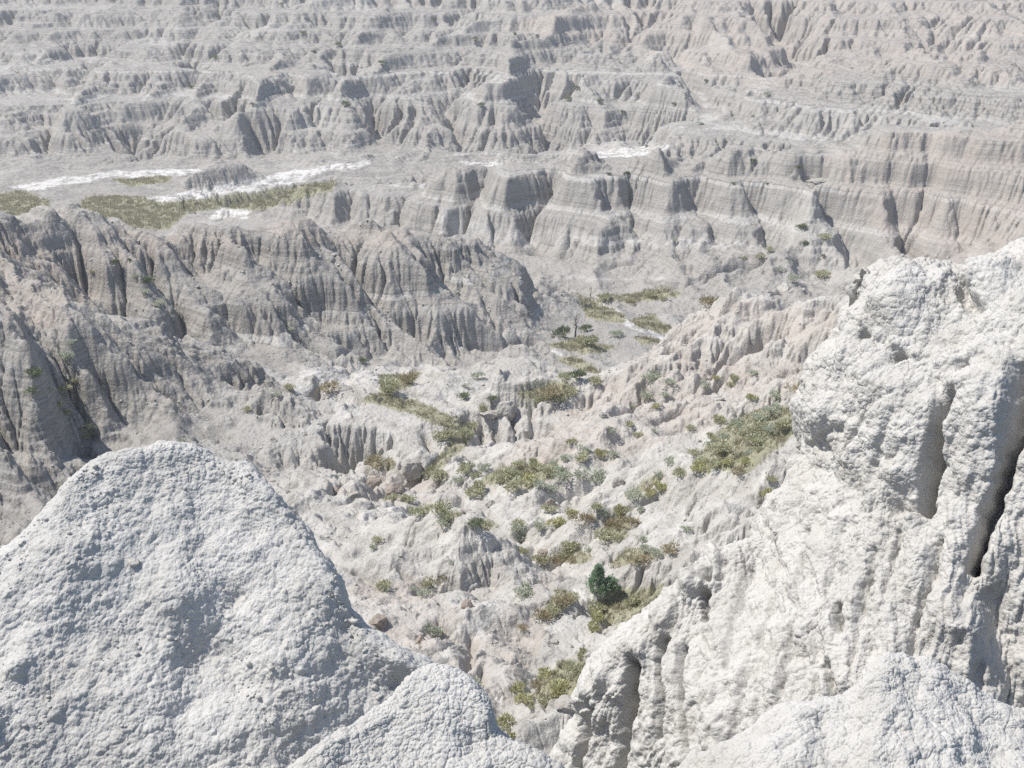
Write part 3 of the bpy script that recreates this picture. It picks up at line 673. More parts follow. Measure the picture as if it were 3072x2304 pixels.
# nearest knob, bottom centre
cr = [(500,2620,6.2),(760,2440,6.4),(940,2262,6.6),(1070,2186,6.8),(1190,2128,7.0),(1240,2050,7.2),(1310,2026,7.25),(1385,2048,7.15),(1450,2115,6.95),(1490,2215,6.75),(1570,2272,6.6),(1700,2345,6.4),(1950,2450,6.3),(2250,2600,6.2)]
bo = [(c[0] + (1350 - c[0]) * -0.12, 2760, 5.75) for c in cr]
P, fr = mound('knob', cr, bo, (0, .25, .5, .75, .93), 1.3, [(0.2, -0.06), (0.5, -0.5), (1.0, -1.8), (1.6, -8), (2.2, -40)], 700, 1000, -30)
n = normals(P)
d = 0.10 * blob(P, find(P, 1300, 2090, fr), 0.22) - 0.14 * blob(P, find(P, 1420, 2230, fr), 0.14) - 0.05 * blob(P, find(P, 1020, 2290, fr), 0.06) + 0.05 * F3(P, 0.5, 3, 221)
P = P + n * d[..., None]; n = normals(P)
d = 0.030 * popcorn(P, 0.10, 231) + 0.018 * popcorn(P, 0.05, 232) + 0.006 * F3(P, 0.03, 2, 233)
P = P + n * d[..., None]
o = link('clay_outcrop', grid_mesh('clay_outcrop', P, *P.shape[:2]), M_WHITE)
o['label'] = 'small lumpy white clay knob at the bottom edge in front of the rounded dome'; o['category'] = 'rock outcrop'

# shoulder, bottom right
cr = [(1700,2650,9.6),(1950,2420,9.7),(2130,2285,9.8),(2330,2165,9.9),(2520,2110,10),(2620,2030,10.1),(2690,1996,10.2),(2790,2008,10.2),(2880,2065,10.1),(2960,2115,10),(3080,2160,9.9),(3300,2200,9.8),(3800,2300,9.6)]
bo = [(c[0] + (2700 - c[0]) * -0.1, 2800, 7.6) for c in cr]
P, fr = mound('shoulder', cr, bo, (0, .25, .5, .75, .93), 1.3, [(0.3, -0.1), (0.8, -0.8), (1.5, -2.6), (2.4, -9), (3.2, -34)], 700, 1000, -30)
n = normals(P)
d = 0.10 * F3(P, 0.7, 3, 241) + 0.04 * F3(P, 0.25, 2, 242)
P = P + n * d[..., None]; n = normals(P)
d = 0.034 * popcorn(P, 0.15, 251) + 0.020 * popcorn(P, 0.06, 252) + 0.008 * F3(P, 0.04, 2, 253)
P = P + n * d[..., None]
o = link('clay_shoulder', grid_mesh('clay_shoulder', P, *P.shape[:2]), M_WHITE)
o['label'] = 'low glaring white clay shoulder at the bottom right corner below the tall cliff'; o['category'] = 'rock outcrop'

# the tall fluted cliff on the right
c0 = [(1560,2480),(1745,2180),(1800,2010),(2070,1740),(2250,1620),(2357,1490),(2412,1360),(2405,1220),(2470,1080),(2560,960),(2600,868)]; d0 = [25,24.6,24.6,25,25.5,26,26,26,26.3,26.6,27]
c1 = [(1850,2480),(1930,2180),(2000,2010),(2190,1800),(2340,1650),(2430,1500),(2490,1360),(2500,1220),(2560,1080),(2630,950),(2655,843)]; d1 = [22.4,22.8,23.2,23.8,24.3,24.6,24.7,24.9,25.3,25.9,26.7]
c2 = [(2230,2480),(2260,2200),(2320,2020),(2420,1830),(2510,1670),(2580,1510),(2620,1360),(2640,1220),(2690,1070),(2740,930),(2745,822)]; d2 = [19,19.9,20.6,21.4,22.1,22.8,23.3,23.7,24.3,25.1,26.3]
c3 = [(2550,2480),(2560,2200),(2600,2020),(2670,1840),(2740,1680),(2780,1520),(2800,1360),(2810,1220),(2850,1060),(2880,940),(2885,838)]; d3 = [17.6,18.6,19.3,20.1,20.8,21.6,22.2,22.8,23.6,24.6,26]
c4 = [(2900,2480),(2900,2200),(2920,2020),(2940,1840),(2960,1680),(2980,1520),(2990,1360),(3000,1220),(3010,1060),(3020,930),(3000,803)]; d4 = [17,17.9,18.6,19.3,20,20.7,21.2,21.8,22.6,23.6,25.4]
c5 = [(3330, p[1]) for p in c4[:-1]] + [(3300,765)]; d5 = [16.8,17.6,18.2,18.9,19.5,20,20.5,21,21.8,23,25]
c6 = [(4700, p[1]) for p in c4[:-1]] + [(4700,700)]; d6 = [16.5,17.2,17.8,18.4,18.9,19.4,19.8,20.3,21,22.2,24.2]
cols = []
back = [at(p[0] + 60, p[1] + 90, q + 6.0) for p, q in zip(c0, d0)]; back2 = [at(p[0] + 12, p[1] + 18, q + 2.0) for p, q in zip(c0, d0)]
cols = [back, back2] + [[at(p[0], p[1], q) for p, q in zip(c, dd)] for c, dd in ((c0, d0), (c1, d1), (c2, d2), (c3, d3), (c4, d4), (c5, d5), (c6, d6))]
net = np.array(cols).transpose(1, 0, 2)
low = [net[0] + np.array([0, -q * .2, -q]) for q in (14.0, 4.0, 1.0)]; top = net[-1]
net = np.concatenate([np.array(low), net, (top + np.array([0.1, 0.9, 0.02]))[None], (top + np.array([0.4, 2.2, -0.8]))[None], (top + np.array([0.8, 4.5, -6]))[None], (top + np.array([1.2, 7.5, -30]))[None]])
P, tv, tu = loft(net, [10] * 3 + [115] * 10 + [60, 60, 20, 14], [12, 60, 230, 220, 190, 170, 120, 220]); fr = int(np.searchsorted(tv, 13.2))
n = normals(P)
V_, U_ = np.meshgrid(tv / (net.shape[0] - 1), tu / (net.shape[1] - 1), indexing='ij')
low_ = sstep(0.62, 0.45, (V_ * (net.shape[0] - 1) - 3) / 10.0)      # lower part is fluted, upper part bulging
left_ = sstep(0.52, 0.30, U_)
fv = at(2520, 1900, 21.9) - at(2700, 1250, 23.9); fv /= np.linalg.norm(fv)               # the way water runs down the face
ev = np.array([1.0, 0, 0]) - fv[0] * fv; ev /= np.linalg.norm(ev); P3_ = P.reshape(-1, 3)
wq = 0.16 * noise3(P3_ / F32(1.6), 300) + 0.05 * noise3(P3_ / F32(0.5), 299)
q = np.stack([P3_ @ ev.astype(F32) + wq, P3_ @ fv.astype(F32) * F32(0.16) + wq, 0 * wq], 1)     # grooves that run down the face
def rid3(size, sd): return (0.5 - np.abs(noise3(q / F32(size), sd)) * 1.3).reshape(P.shape[:2])
fl = rid3(1.9, 301) + 0.55 * rid3(0.95, 302) ; fl2 = rid3(0.55, 305) + 0.6 * rid3(0.28, 306) + 0.3 * rid3(0.15, 307)
d = (0.42 * (fl - .2)) * (0.35 + 0.9 * left_) * (0.45 + 0.55 * low_) + 0.26 * (fl2 - .1) * (0.3 + 0.7 * low_)
d += 0.36 * F3(P, 1.9, 3, 302) * (1 - 0.7 * low_) + 0.13 * F3(P, 0.6, 3, 303) * (1 - 0.4 * low_)
G = lambda line, r: groove(P, line, fr, r)
d += 0.5 * blob(P, find(P, 2760, 1270, fr), 0.75) + 0.30 * blob(P, find(P, 2735, 1420, fr), 0.45) + 0.6 * blob(P, find(P, 2985, 1200, fr), 0.75) + 0.35 * blob(P, find(P, 2950, 1400, fr), 0.6)
d += 0.5 * blob(P, find(P, 2700, 890, fr), 0.9) + 0.35 * blob(P, find(P, 2640, 960, fr), 0.5) + 0.5 * blob(P, find(P, 2960, 850, fr), 0.6) + 0.3 * blob(P, find(P, 2450, 1250, fr), 0.5) + 0.45 * blob(P, find(P, 2900, 1850, fr), 0.6)
d -= 1.15 * G([(2868,1190),(2838,1260),(2815,1340),(2790,1440),(2775,1530)], 0.14) + 1.1 * G([(3075,1110),(3062,1220),(3042,1335),(3007,1460),(2958,1597),(2925,1700)], 0.14)
d -= 0.8 * G([(2990,1790),(3010,1900),(3040,2010),(3060,2120)], 0.5) + 0.3 * G([(2750,1530),(2690,1530)], 0.14) + 0.5 * G([(2905,850),(2895,900),(2930,930)], 0.16)
d -= 1.0 * blob(P, find(P, 2688, 1066, fr), 0.15) + 0.6 * blob(P, find(P, 2602, 1018, fr), 0.12) + 0.4 * blob(P, find(P, 2890, 1100, fr), 0.15) + 0.12 * G([(2600,1010),(2680,1055),(2760,1080)], 0.10)
d -= 1.0 * G([(1905,1990),(1898,2080),(1885,2200),(1872,2300)], 0.13) + 0.8 * G([(2000,1925),(1990,2010),(1995,2100),(1985,2200)], 0.11) + 0.6 * G([(2060,1950),(2050,2080),(2075,2300)], 0.11) + 0.8 * G([(2124,1732),(2128,1790),(2130,1850)], 0.14)
d -= 0.35 * G([(2175,1690),(2160,1800),(2120,1900)], 0.12) + 0.6 * G([(1805,2040),(1790,2150),(1745,2300)], 0.13) + 0.2 * G([(2250,1700),(2210,1850),(2180,2000)], 0.11) + 0.2 * G([(2350,1640),(2290,1850),(2230,2050),(2200,2250)], 0.11)
d -= 0.22 * G([(2440,1600),(2400,1800),(2350,2000),(2320,2150)], 0.10) + 0.12 * G([(2530,1600),(2480,1800)], 0.09) + 0.2 * G([(2630,1660),(2580,1850),(2560,2000)], 0.10) + 0.15 * G([(2700,1600),(2660,1780)], 0.08) + 0.22 * G([(2820,1620),(2790,1760),(2740,1900),(2720,2000)], 0.10) + 0.15 * G([(2640,1200),(2560,1350),(2530,1480)], 0.10) + 0.12 * G([(2700,1250),(2640,1400)], 0.10)
d += 0.35 * blob(P, find(P, 1935, 1950, fr), 0.30) + 0.35 * blob(P, find(P, 2085, 1760, fr), 0.35) + 0.3 * blob(P, find(P, 2235, 1640, fr), 0.35) + 0.3 * blob(P, find(P, 1810, 2040, fr), 0.25)
d -= 0.4 * G([(2480,2000),(2500,2080),(2505,2140)], 0.12) + 0.35 * G([(2515,1820),(2520,1880)], 0.1)
steep = np.abs(np.gradient(d, axis=1)) / (np.linalg.norm(np.gradient(P, axis=1), axis=-1) + 1e-6); calm = 1 - 0.35 * sstep(0.8, 2.0, steep)
P = P + n * d[..., None]; n = normals(P)
pq = np.stack([q[:, 0], q[:, 1] * F32(2.6), q[:, 2]], 1).reshape(*P.shape[:2], 3)
d = 0.045 * popcorn(P, 0.32, 311) * (1.1 - 0.65 * low_) + 0.036 * popcorn(P, 0.15, 312) + 0.05 * popcorn(pq, 0.2, 315) * low_ + 0.018 * popcorn(P, 0.08, 313) + 0.03 * F3(P, 0.2, 2, 314)
d = d * calm
P = P + n * d[..., None]
cliff = link('clay_cliff', grid_mesh('clay_cliff', P, *P.shape[:2]), M_CLIFF)
cliff['label'] = 'tall white fluted clay cliff with bulges and dark slots rising on the right'; cliff['category'] = 'rock outcrop'
print('outcrops', time.time() - T0)

# ------------------------------------------------------------------ plants
def leaf_mat(name, c1, c2, c3):
    k = NT(name); oi = k.n('ShaderNodeObjectInfo'); g = k.n('ShaderNodeNewGeometry')
    f = k.math('ADD', k.math('MULTIPLY', g.outputs['Random Per Island'], 0.75), k.math('MULTIPLY', oi.outputs['Random'], 0.25))
    k.l(k.ramp(f, [(0.1, c1), (0.5, c2), (0.9, c3)]), k.b.inputs['Base Color'])
    tr = k.n('ShaderNodeBsdfTranslucent'); mx = k.n('ShaderNodeMixShader'); mx.inputs[0].default_value = 0.4
    k.l(k.b.inputs['Base Color'].links[0].from_socket, tr.inputs[0]); k.l(k.b.outputs[0], mx.inputs[1]); k.l(tr.outputs[0], mx.inputs[2]); k.l(mx.outputs[0], k.out.inputs[0])
    return k.m
LOOKS = {
 'o': ('olive', leaf_mat('olive_leaf', (0.330, 0.334, 0.212), (0.507, 0.497, 0.331), (0.620, 0.620, 0.480))),
 'y': ('yellow-green', leaf_mat('yellow_leaf', (0.309, 0.306, 0.170), (0.478, 0.453, 0.250), (0.620, 0.620, 0.356))),
 'g': ('grey-green', leaf_mat('sage_leaf', (0.364, 0.395, 0.296), (0.531, 0.562, 0.432), (0.620, 0.620, 0.576))),
 't': ('tan dried', leaf_mat('dry_leaf', (0.254, 0.214, 0.132), (0.394, 0.338, 0.221), (0.524, 0.463, 0.320))),
 'd': ('dark green', leaf_mat('dark_leaf', (0.147, 0.176, 0.115), (0.238, 0.272, 0.177), (0.342, 0.370, 0.249))),
}
M_GRASS = leaf_mat('grass_blade', (0.266, 0.247, 0.163), (0.401, 0.370, 0.256), (0.561, 0.515, 0.385))
def bark(name, c):
    k = NT(name); p = k.pos(); k.l(k.mix(k.noise(p, 9, 5, 0.7), (c[0] * .6, c[1] * .6, c[2] * .6), c), k.b.inputs['Base Color'])
    k.l(k.bump(k.noise(k.scale(p, (30, 30, 5)), 1.0, 4), 0.03), k.b.inputs['Normal']); return k.m
M_BARK = bark('grey_bark', (0.20, 0.17, 0.14)); M_SNAG = bark('bleached_wood', (0.13, 0.115, 0.10))
def pydata(name, v, f, mat, smooth=False):
    me = bpy.data.meshes.new(name); me.from_pydata([tuple(map(float, q)) for q in v], [], f); me.update()
    if smooth: me.polygons.foreach_set('use_smooth', [True] * len(me.polygons))
    me.materials.append(mat); return me
def blades(V, F, p, d, L, w, up=None):
    """one narrow pointed leaf"""
    d = np.array(d) / (np.linalg.norm(d) + 1e-9); s = np.cross(d, np.random.default_rng(len(V)).normal(size=3)); s /= np.linalg.norm(s) + 1e-9
    i = len(V); p = np.array(p); V += [p - s * w * .5, p + s * w * .5, p + d * L * .6 + s * w * .45, p + d * L, p + d * L * .6 - s * w * .45]
    F.append((i, i + 1, i + 2, i + 3, i + 4))
def shrub_mesh(kind, seed):
    r = np.random.default_rng(seed); V = []; F = []
    lobes = [(r.uniform(-.30, .30), r.uniform(-.30, .30), r.uniform(.16, .34), r.uniform(.17, .28)) for _ in range(r.integers(5, 9))]
    n = {'t': 260, 'g': 330}.get(kind, 380)
    for q in range(n):
        lx, ly_, lz, lr = lobes[r.integers(len(lobes))]
        d = r.normal(size=3); d[2] = abs(d[2]) * 0.9 - 0.15; d /= np.linalg.norm(d); t = r.uniform(.45, 1.0)
        p = np.array([lx, ly_, lz]) + d * lr * t; p[2] = max(p[2], 0.0)
        g = d + np.array([0, 0, .55]) + r.normal(size=3) * .35
        blades(V, F, p, g, r.uniform(.08, .16) * (1.25 if kind == 't' else 1), r.uniform(.035, .065) * (.7 if kind == 't' else 1))
    for q in range(16):                      # woody stems from the root
        a = r.uniform(0, 6.28); blades(V, F, (0, 0, -0.08), (math.cos(a) * .5, math.sin(a) * .5, .6), r.uniform(.35, .5), .02)
    return pydata('shrub', V, F, LOOKS[kind][1])
SHRUBS = """o 1397 1404 54;g 1447 1400 40;o 1422 1422 34;o 1418 1465 76;o 1534 1415 58;y 1588 1436 64;o 1501 1433 48;o 1549 1450 70;g 1614 1448 44;o 1643 1411 52;g 1686 1418 58;g 1737 1418 50;o 1559 1390 40;o 1603 1393 46;g 1664 1389 34;g 1693 1371 34;o 1751 1364 56;y 1802 1353 38;g 1747 1346 40;g 1794 1429 70
o 1715 1324 32;o 1888 1270 30;g 1653 1465 46;g 1375 1440 32;o 1274 1415 26;o 1310 1425 56;o 1295 1400 44;o 1255 1436 38;o 1176 1491 40;o 1223 1494 46;o 1324 1523 64;o 1353 1548 50;o 1259 1534 56;g 1234 1527 30;g 1331 1566 52;o 1462 1574 52;d 1425 1570 50;o 1559 1570 40;g 1614 1570 46;y 1671 1566 50;y 1711 1534 44;t 1744 1556 60;o 1794 1520 36;g 1809 1538 26;y 1863 1523 42;o 1867 1552 34
g 1545 1585 40;g 1570 1603 64;o 1653 1523 44;o 1820 1603 62;t 1845 1567 54;o 1856 1610 36;o 1567 1646 36;o 1632 1675 54;t 1671 1679 44;o 1711 1635 50;o 1697 1657 40;g 1762 1646 30;t 1715 1679 36;o 1133 1617 30;g 1118 1635 30;g 1353 1686 22
o 1321 1306 54;o 1350 1299 46;o 1400 1295 46;o 1411 1274 42;o 1454 1223 40;o 1523 1227 34;o 1711 1176 46;t 1653 1172 72;o 1621 1194 42;o 1682 1194 42;d 1733 1122 52;o 1787 1140 40;o 1693 1129 42;g 1400 1154 26;d 1389 1187 40;d 1473 1194 34;g 1436 1125 42;o 1172 1158 78;t 1227 1133 54;t 1143 1382 64;g 1114 1375 36
g 1957 1125 58;g 2015 1143 40;y 2148 1133 22;o 2203 1133 34;o 2195 1151 26;g 2261 1114 34;g 2116 1151 32;y 1968 1216 26;g 1902 1216 22;g 1935 1183 46;g 1997 1183 30;y 2253 1190 32;g 2322 1187 40;t 2402 1165 70;g 2409 1140 34
o 2156 1255 46;g 2210 1270 54;o 2224 1292 38;o 2188 1281 36;o 2355 1270 58;g 2279 1252 46;g 2315 1227 54;o 2286 1274 50;o 2264 1288 46;g 2308 1288 44;o 2271 1317 54;o 2138 1310 40;g 2170 1310 44;o 2163 1339 58;g 2127 1331 34;o 2083 1357 36;o 2109 1378 44;y 2105 1397 52;o 2145 1389 46;y 2177 1386 40;y 2232 1378 40;g 2242 1360 36;t 2213 1411 44;o 2275 1346 32;o 2401 1259 22
o 2072 1281 30;g 1960 1288 22;o 1888 1270 32;o 1913 1303 30;g 1834 1288 32;o 1714 1328 36;g 1751 1350 46;g 1837 1364 40;g 1790 1425 72;g 2011 1382 40;o 2036 1415 46;y 1982 1458 46;y 1950 1476 40;g 1899 1480 54;g 1978 1426 36;o 2311 1433 44;y 2297 1476 40;g 2337 1469 32;y 1714 1538 44;o 1790 1520 36;y 1859 1527 46;g 1921 1527 28;o 1866 1548 32;t 1881 1567 60;o 1816 1603 68;g 2058 1585 28;g 1928 1617 32;g 1946 1643 46;t 2011 1643 58;g 1971 1661 40;t 1910 1675 64
o 1151 1758 48;g 1242 1768 28;g 1275 1778 36;o 1283 1748 44;t 1324 1737 48;g 1295 1890 54;g 1572 1768 56;t 1686 1800 64;o 1710 1788 48;t 1625 1845 56;o 1661 1829 48;t 1566 1882 32;o 1788 1817 52;y 1792 1849 52;y 1783 1882 48;o 1897 1800 48;y 1946 1841 44;o 1861 1890 32;o 1743 1963 44;o 1706 1996 44;y 1633 2020 52;o 1727 2004 44;o 1739 2037 24;y 1678 2061 64;y 1751 2065 48;y 1560 2061 44;y 1572 2094 48;o 1629 2106 32;o 1592 2118 28;y 1519 2167 56;y 1527 2207 36;g 1421 2049 60;t 1609 2053 40;y 1804 2008 44
d 347 784 33;d 390 777 22;o 278 813 22;g 405 824 29;d 445 835 46;g 438 871 40;g 477 907 40;o 221 1139 36;o 192 1164 42;d 116 1117 30;d 94 1171 33;g 155 1168 26;g 206 1066 46;g 213 1023 26;d 104 1114 40;o 177 1211 34;o 201 1235 34;o 264 1284 42;o 264 1305 34;g 541 1322 28;g 868 982 34;d 1090 1079 26;o 740 1225 28;o 868 1159 34;t 986 1155 70;g 830 1180 30
d 1689 996 54;d 1758 982 40;o 1758 1017 56;g 1848 999 34;d 2404 676 44;o 2473 704 50;d 2414 725 34;g 2022 715 28;o 2307 742 40;o 2279 763 40;d 2470 767 22;g 2376 829 50;o 2466 815 60;g 2341 805 36;g 2637 808 30;t 2126 906 60;o 1953 878 46;o 1814 885 56;o 2230 770 26;t 1890 900 40;o 1990 890 40
d 1543 97 20;d 1612 104 20;d 2258 479 32;d 2397 496 32;d 2199 548 22;d 2303 548 20;d 1883 514 36;d 1828 517 26;d 1730 260 32;d 2022 309 26;d 2119 240 26;d 1939 434 20;g 2300 278 36;g 2258 344 26;g 2098 364 36;d 1703 292 36;d 1800 299 36;d 1869 333 32;d 944 149 32;d 646 167 32;d 1146 184 32;d 1035 302 52;d 757 306 36;d 573 257 26;d 910 94 26;d 844 10 20;d 1444 309 36;d 1424 111 32;d 1299 52 26;d 1014 128 36"""
REGIONS = [  # (test, phrase)
 (lambda x, y: y < 470 and x < 1536, 'on the far hillside left half'), (lambda x, y: y < 470, 'on the far hillside right half'),
 (lambda x, y: x > 1000 and y < 870, 'on the middle ridge'),
 (lambda x, y: x < 790 and y < 1400, 'on the left hillside'),
 (lambda x, y: x < 1300 and y < 1330, 'on pale flats below left ridge'),
 (lambda x, y: x < 1960 and y < 1230, 'beside the upper streambed'),
 (lambda x, y: x >= 1880 and y < 1240, 'on the pink slope'),
 (lambda x, y: x > 2060 and y < 1560, 'close left of white cliff'),
 (lambda x, y: x < 2060 and y < 1475, 'below the cliffed nose'),
 (lambda x, y: x < 1700 and y < 1690, 'in the gully behind dome'),
 (lambda x, y: y < 1700, 'on slope above the juniper'),
 (lambda x, y: x < 1590, 'on bare bank beside dome'),
 (lambda x, y: True, 'around grass below the juniper')]
ORDX = 'first second third fourth fifth sixth seventh eighth ninth tenth eleventh twelfth thirteenth fourteenth fifteenth sixteenth seventeenth eighteenth nineteenth twentieth'.split()
ORD = ORDX + ['twenty-' + q for q in ORDX[:9]] + ['thirtieth'] + ['thirty-' + q for q in ORDX[:9]]
protos = {k: [shrub_mesh(k, 100 + 10 * i + ord(k)) for i in range(4)] for k in LOOKS}
spots = []
for s in SHRUBS.replace('\n', ';').split(';'):
    k, x, y, sz = s.split(); x, y, sz = int(x), int(y), int(sz)
    if any(abs(x - q[1]) < 12 and abs(y - q[2]) < 10 for q in spots): continue
    spots.append((k, x, y, sz))
groups = {}
for k, x, y, sz in spots:
    reg = next(p for t, p in REGIONS if t(x, y)); groups.setdefault((reg, k), []).append((x, y, sz))
for (reg, k), L in groups.items():
    L.sort()
    for i, (x, y, sz) in enumerate(L):
        g = ground(x, y + sz * 0.30)
        if g is None: continue
        o = bpy.data.objects.new('shrub', protos[k][rng.integers(4)]); COL.objects.link(o)
        wdt = sz / FPX * g.length * (1.18 if y > 900 else 0.7 if y < 600 else 0.85); hh = rng.uniform(0.75, 1.0)
        o.location = g - Vector((0, 0, 0.03 * wdt)); o.scale = (wdt, wdt, wdt * hh); o.rotation_euler = (0, 0, rng.uniform(0, 6.28))
        look = LOOKS[k][0]
        o['label'] = f'{look} shrub {reg}' + (f', {ORD[i]} from left among {look} ones' if len(L) > 1 and i < len(L) - 1 else (f', rightmost {look} one there' if len(L) > 1 else f', the only {look} one there'))
        o['category'] = 'shrub'; o['group'] = 'shrubs ' + reg
print('shrubs', time.time() - T0)

def tube(V, F, path, radii, seg=7):
    path = [np.array(p, float) for p in path]; base = len(V)
    for i, (p, r) in enumerate(zip(path, radii)):
        d = path[min(i + 1, len(path) - 1)] - path[max(i - 1, 0)]; d /= np.linalg.norm(d) + 1e-9
        a = np.cross(d, (0.3, 0.9, 0.1)); a /= np.linalg.norm(a); b = np.cross(d, a)
        for s in range(seg):
            t = 2 * math.pi * s / seg; V.append(p + (a * math.cos(t) + b * math.sin(t)) * r)
    for i in range(len(path) - 1):
        for s in range(seg):
            F.append((base + i * seg + s, base + i * seg + (s + 1) % seg, base + (i + 1) * seg + (s + 1) % seg, base + (i + 1) * seg + s))
    F.append(tuple(base + (len(path) - 1) * seg + s for s in range(seg)))
def empty(name, loc, label, cat):
    o = bpy.data.objects.new(name, None); COL.objects.link(o); o.location = loc; o['label'] = label; o['category'] = cat; return o
# the juniper
jp = ground(1797, 1768); S = jp.length / FPX
jun = empty('juniper_tree', jp, 'dark green juniper with a pointed main crown and a lower lobe at its right', 'tree')
V, F = [], []; tube(V, F, [(0, 0, -.15), (.04, 0, .3), (.0, .05, .9), (-.05, .02, 1.6), (-.05, .02, 2.1)], [.11, .09, .07, .045, .015])
tube(V, F, [(.02, 0, .15), (.5, -.05, .45), (1.0, -.05, .7), (1.5, 0, .85)], [.07, .055, .04, .015]); tube(V, F, [(.0, 0, .3), (-.4, .1, .7), (-.6, .1, 1.1)], [.05, .04, .015]); tube(V, F, [(.0, 0, .3), (.1, -.5, .6), (.1, -.8, .8)], [.05, .035, .012])
link('trunk', pydata('trunk', V, F, M_BARK, True), None, jun)
r = np.random.default_rng(44); V, F = [], []
def sprays(n, c, ax, cone):
    for q in range(n):
        h = r.uniform(0, 1) ** 0.9; a = r.uniform(0, 6.28); rad = (1 - cone * h) * (0.72 + 0.28 * math.sin(a * 3 + h * 9)) * r.uniform(.55, 1.0) ** .5
        p = np.array([c[0] + ax[0] * rad * math.cos(a), c[1] + ax[1] * rad * math.sin(a), c[2] + ax[2] * h])
        d = np.array([math.cos(a) * .7, math.sin(a) * .7, .75]) + r.normal(size=3) * .3
        for _ in range(5): blades(V, F, p + r.normal(size=3) * .05, d + r.normal(size=3) * .45, r.uniform(.12, .26), r.uniform(.03, .06))
sprays(1300, (-.1, 0, .05), (1.25, 1.15, 2.2), .96); sprays(480, (.95, -.15, .05), (.95, .85, 1.0), .6); sprays(140, (.4, -.55, .05), (.6, .5, .8), .5)
link('crown', pydata('crown', V, F, leaf_mat('juniper_needle', (0.162, 0.220, 0.155), (0.290, 0.386, 0.264), (0.465, 0.580, 0.406))), None, jun)
# leafless snags
def snag(px, py, hpx, seed, label, n):
    b = ground(px, py); H = hpx / FPX * b.length * 1.08; r = np.random.default_rng(seed)
    root = empty('bare_tree', b, label, 'dead tree'); V, F = [], []
    pth = [np.array([r.normal() * .03 * H * t * 2, r.normal() * .03 * H * t * 2, H * t - .1 * (t == 0)]) for t in (0, .25, .5, .75, 1)]
    tube(V, F, pth, [.045 * H, .036 * H, .028 * H, .018 * H, .005 * H]); link('trunk', pydata('trunk', V, F, M_SNAG, True), None, root)
    for q in range(n):
        t = r.uniform(.25, .9); i = min(int(t * 4), 3); p = pth[i] + (pth[i + 1] - pth[i]) * (t * 4 - i); a = r.uniform(0, 6.28); L = H * r.uniform(.18, .42) * (1.15 - t * .6)
        e = np.array([math.cos(a) * .75, math.sin(a) * .75, .65]); V, F = [], []
        q1 = p + e * L * .5 + r.normal(size=3) * .03 * H; q2 = q1 + (e + np.array([0, 0, .4])) * L * .45
        tube(V, F, [p, q1, q2], [.014 * H, .010 * H, .003 * H], 5)
        for _ in range(2):
            q3 = q1 + r.normal(size=3) * .10 * H + np.array([0, 0, .08 * H]); tube(V, F, [q1, q3], [.007 * H, .002 * H], 4)
        link('branch', pydata('branch', V, F, M_SNAG, True), None, root)
snag(1726, 1012, 62, 5, 'leafless dark tree standing beside green bushes at the upper streambed', 12)
snag(1772, 892, 30, 6, 'small leafless tree standing at the foot of the middle ridge', 7)
snag(553, 632, 44, 7, 'thin leafless tree standing alone in the far left meadow', 9)
# fallen branch below the juniper
b = ground(1655, 1862); V, F = [], []
tube(V, F, [(-.9, -.7, .03), (-.3, -.2, .12), (.25, .35, .16), (.9, .8, .12)], [.05, .045, .035, .012]); tube(V, F, [(-.3, -.2, .12), (-.2, -.55, .25), (-.35, -1.0, .22)], [.03, .022, .006]); tube(V, F, [(.25, .35, .16), (.75, .3, .34), (1.2, .45, .4)], [.028, .018, .005])
o = link('fallen_branch', pydata('fallen_branch', V, F, M_SNAG, True)); o.location = b; o['label'] = 'dead grey branch lying on the pale bank left of the juniper'; o['category'] = 'branch'

# ------------------------------------------------------------------ boulders, rubble and grass
import bmesh
def rock_mesh(name, seed, mat, flat=0.8, sub=4):
    bm = bmesh.new(); bmesh.ops.create_icosphere(bm, subdivisions=sub, radius=0.5); v = np.array([q.co[:] for q in bm.verts], F32)
    r = np.random.default_rng(seed)
    for _ in range(11):                       # broken faces
        d = r.normal(size=3); d /= np.linalg.norm(d); c = r.uniform(.26, .42); t = v @ d.astype(F32); v = v - np.outer(np.maximum(t - c, 0) * 0.92, d)
    u = v / np.linalg.norm(v, axis=1, keepdims=True)
    v = v + u * (0.05 * fbm3(v * 5, 3, seed) + 0.02 * fbm3(v * 16, 2, seed + 9))[:, None]; v[:, 2] *= flat
    for q, c in zip(bm.verts, v): q.co = c.tolist()
    me = bpy.data.meshes.new(name); bm.to_mesh(me); bm.free(); me.materials.append(mat); return me
def rock_mat(name, c):
    k = NT(name); p = k.n('ShaderNodeNewGeometry').outputs['Position']
    k.l(k.mix(k.noise(p, 1.6, 6, .65), (c[0] * .75, c[1] * .73, c[2] * .7), (c[0] * 1.15, c[1] * 1.15, c[2] * 1.15)), k.b.inputs['Base Color'])
    k.l(k.bump(k.noise(p, 3.5, 6, .7), .12, .8), k.b.inputs['Normal']); return k.m
M_RB = rock_mat('brown_mudstone', (0.31, 0.268, 0.232)); M_RG = rock_mat('grey_mudstone', (0.38, 0.362, 0.335)); M_RW = rock_mat('pale_mudstone', (0.47, 0.455, 0.42))
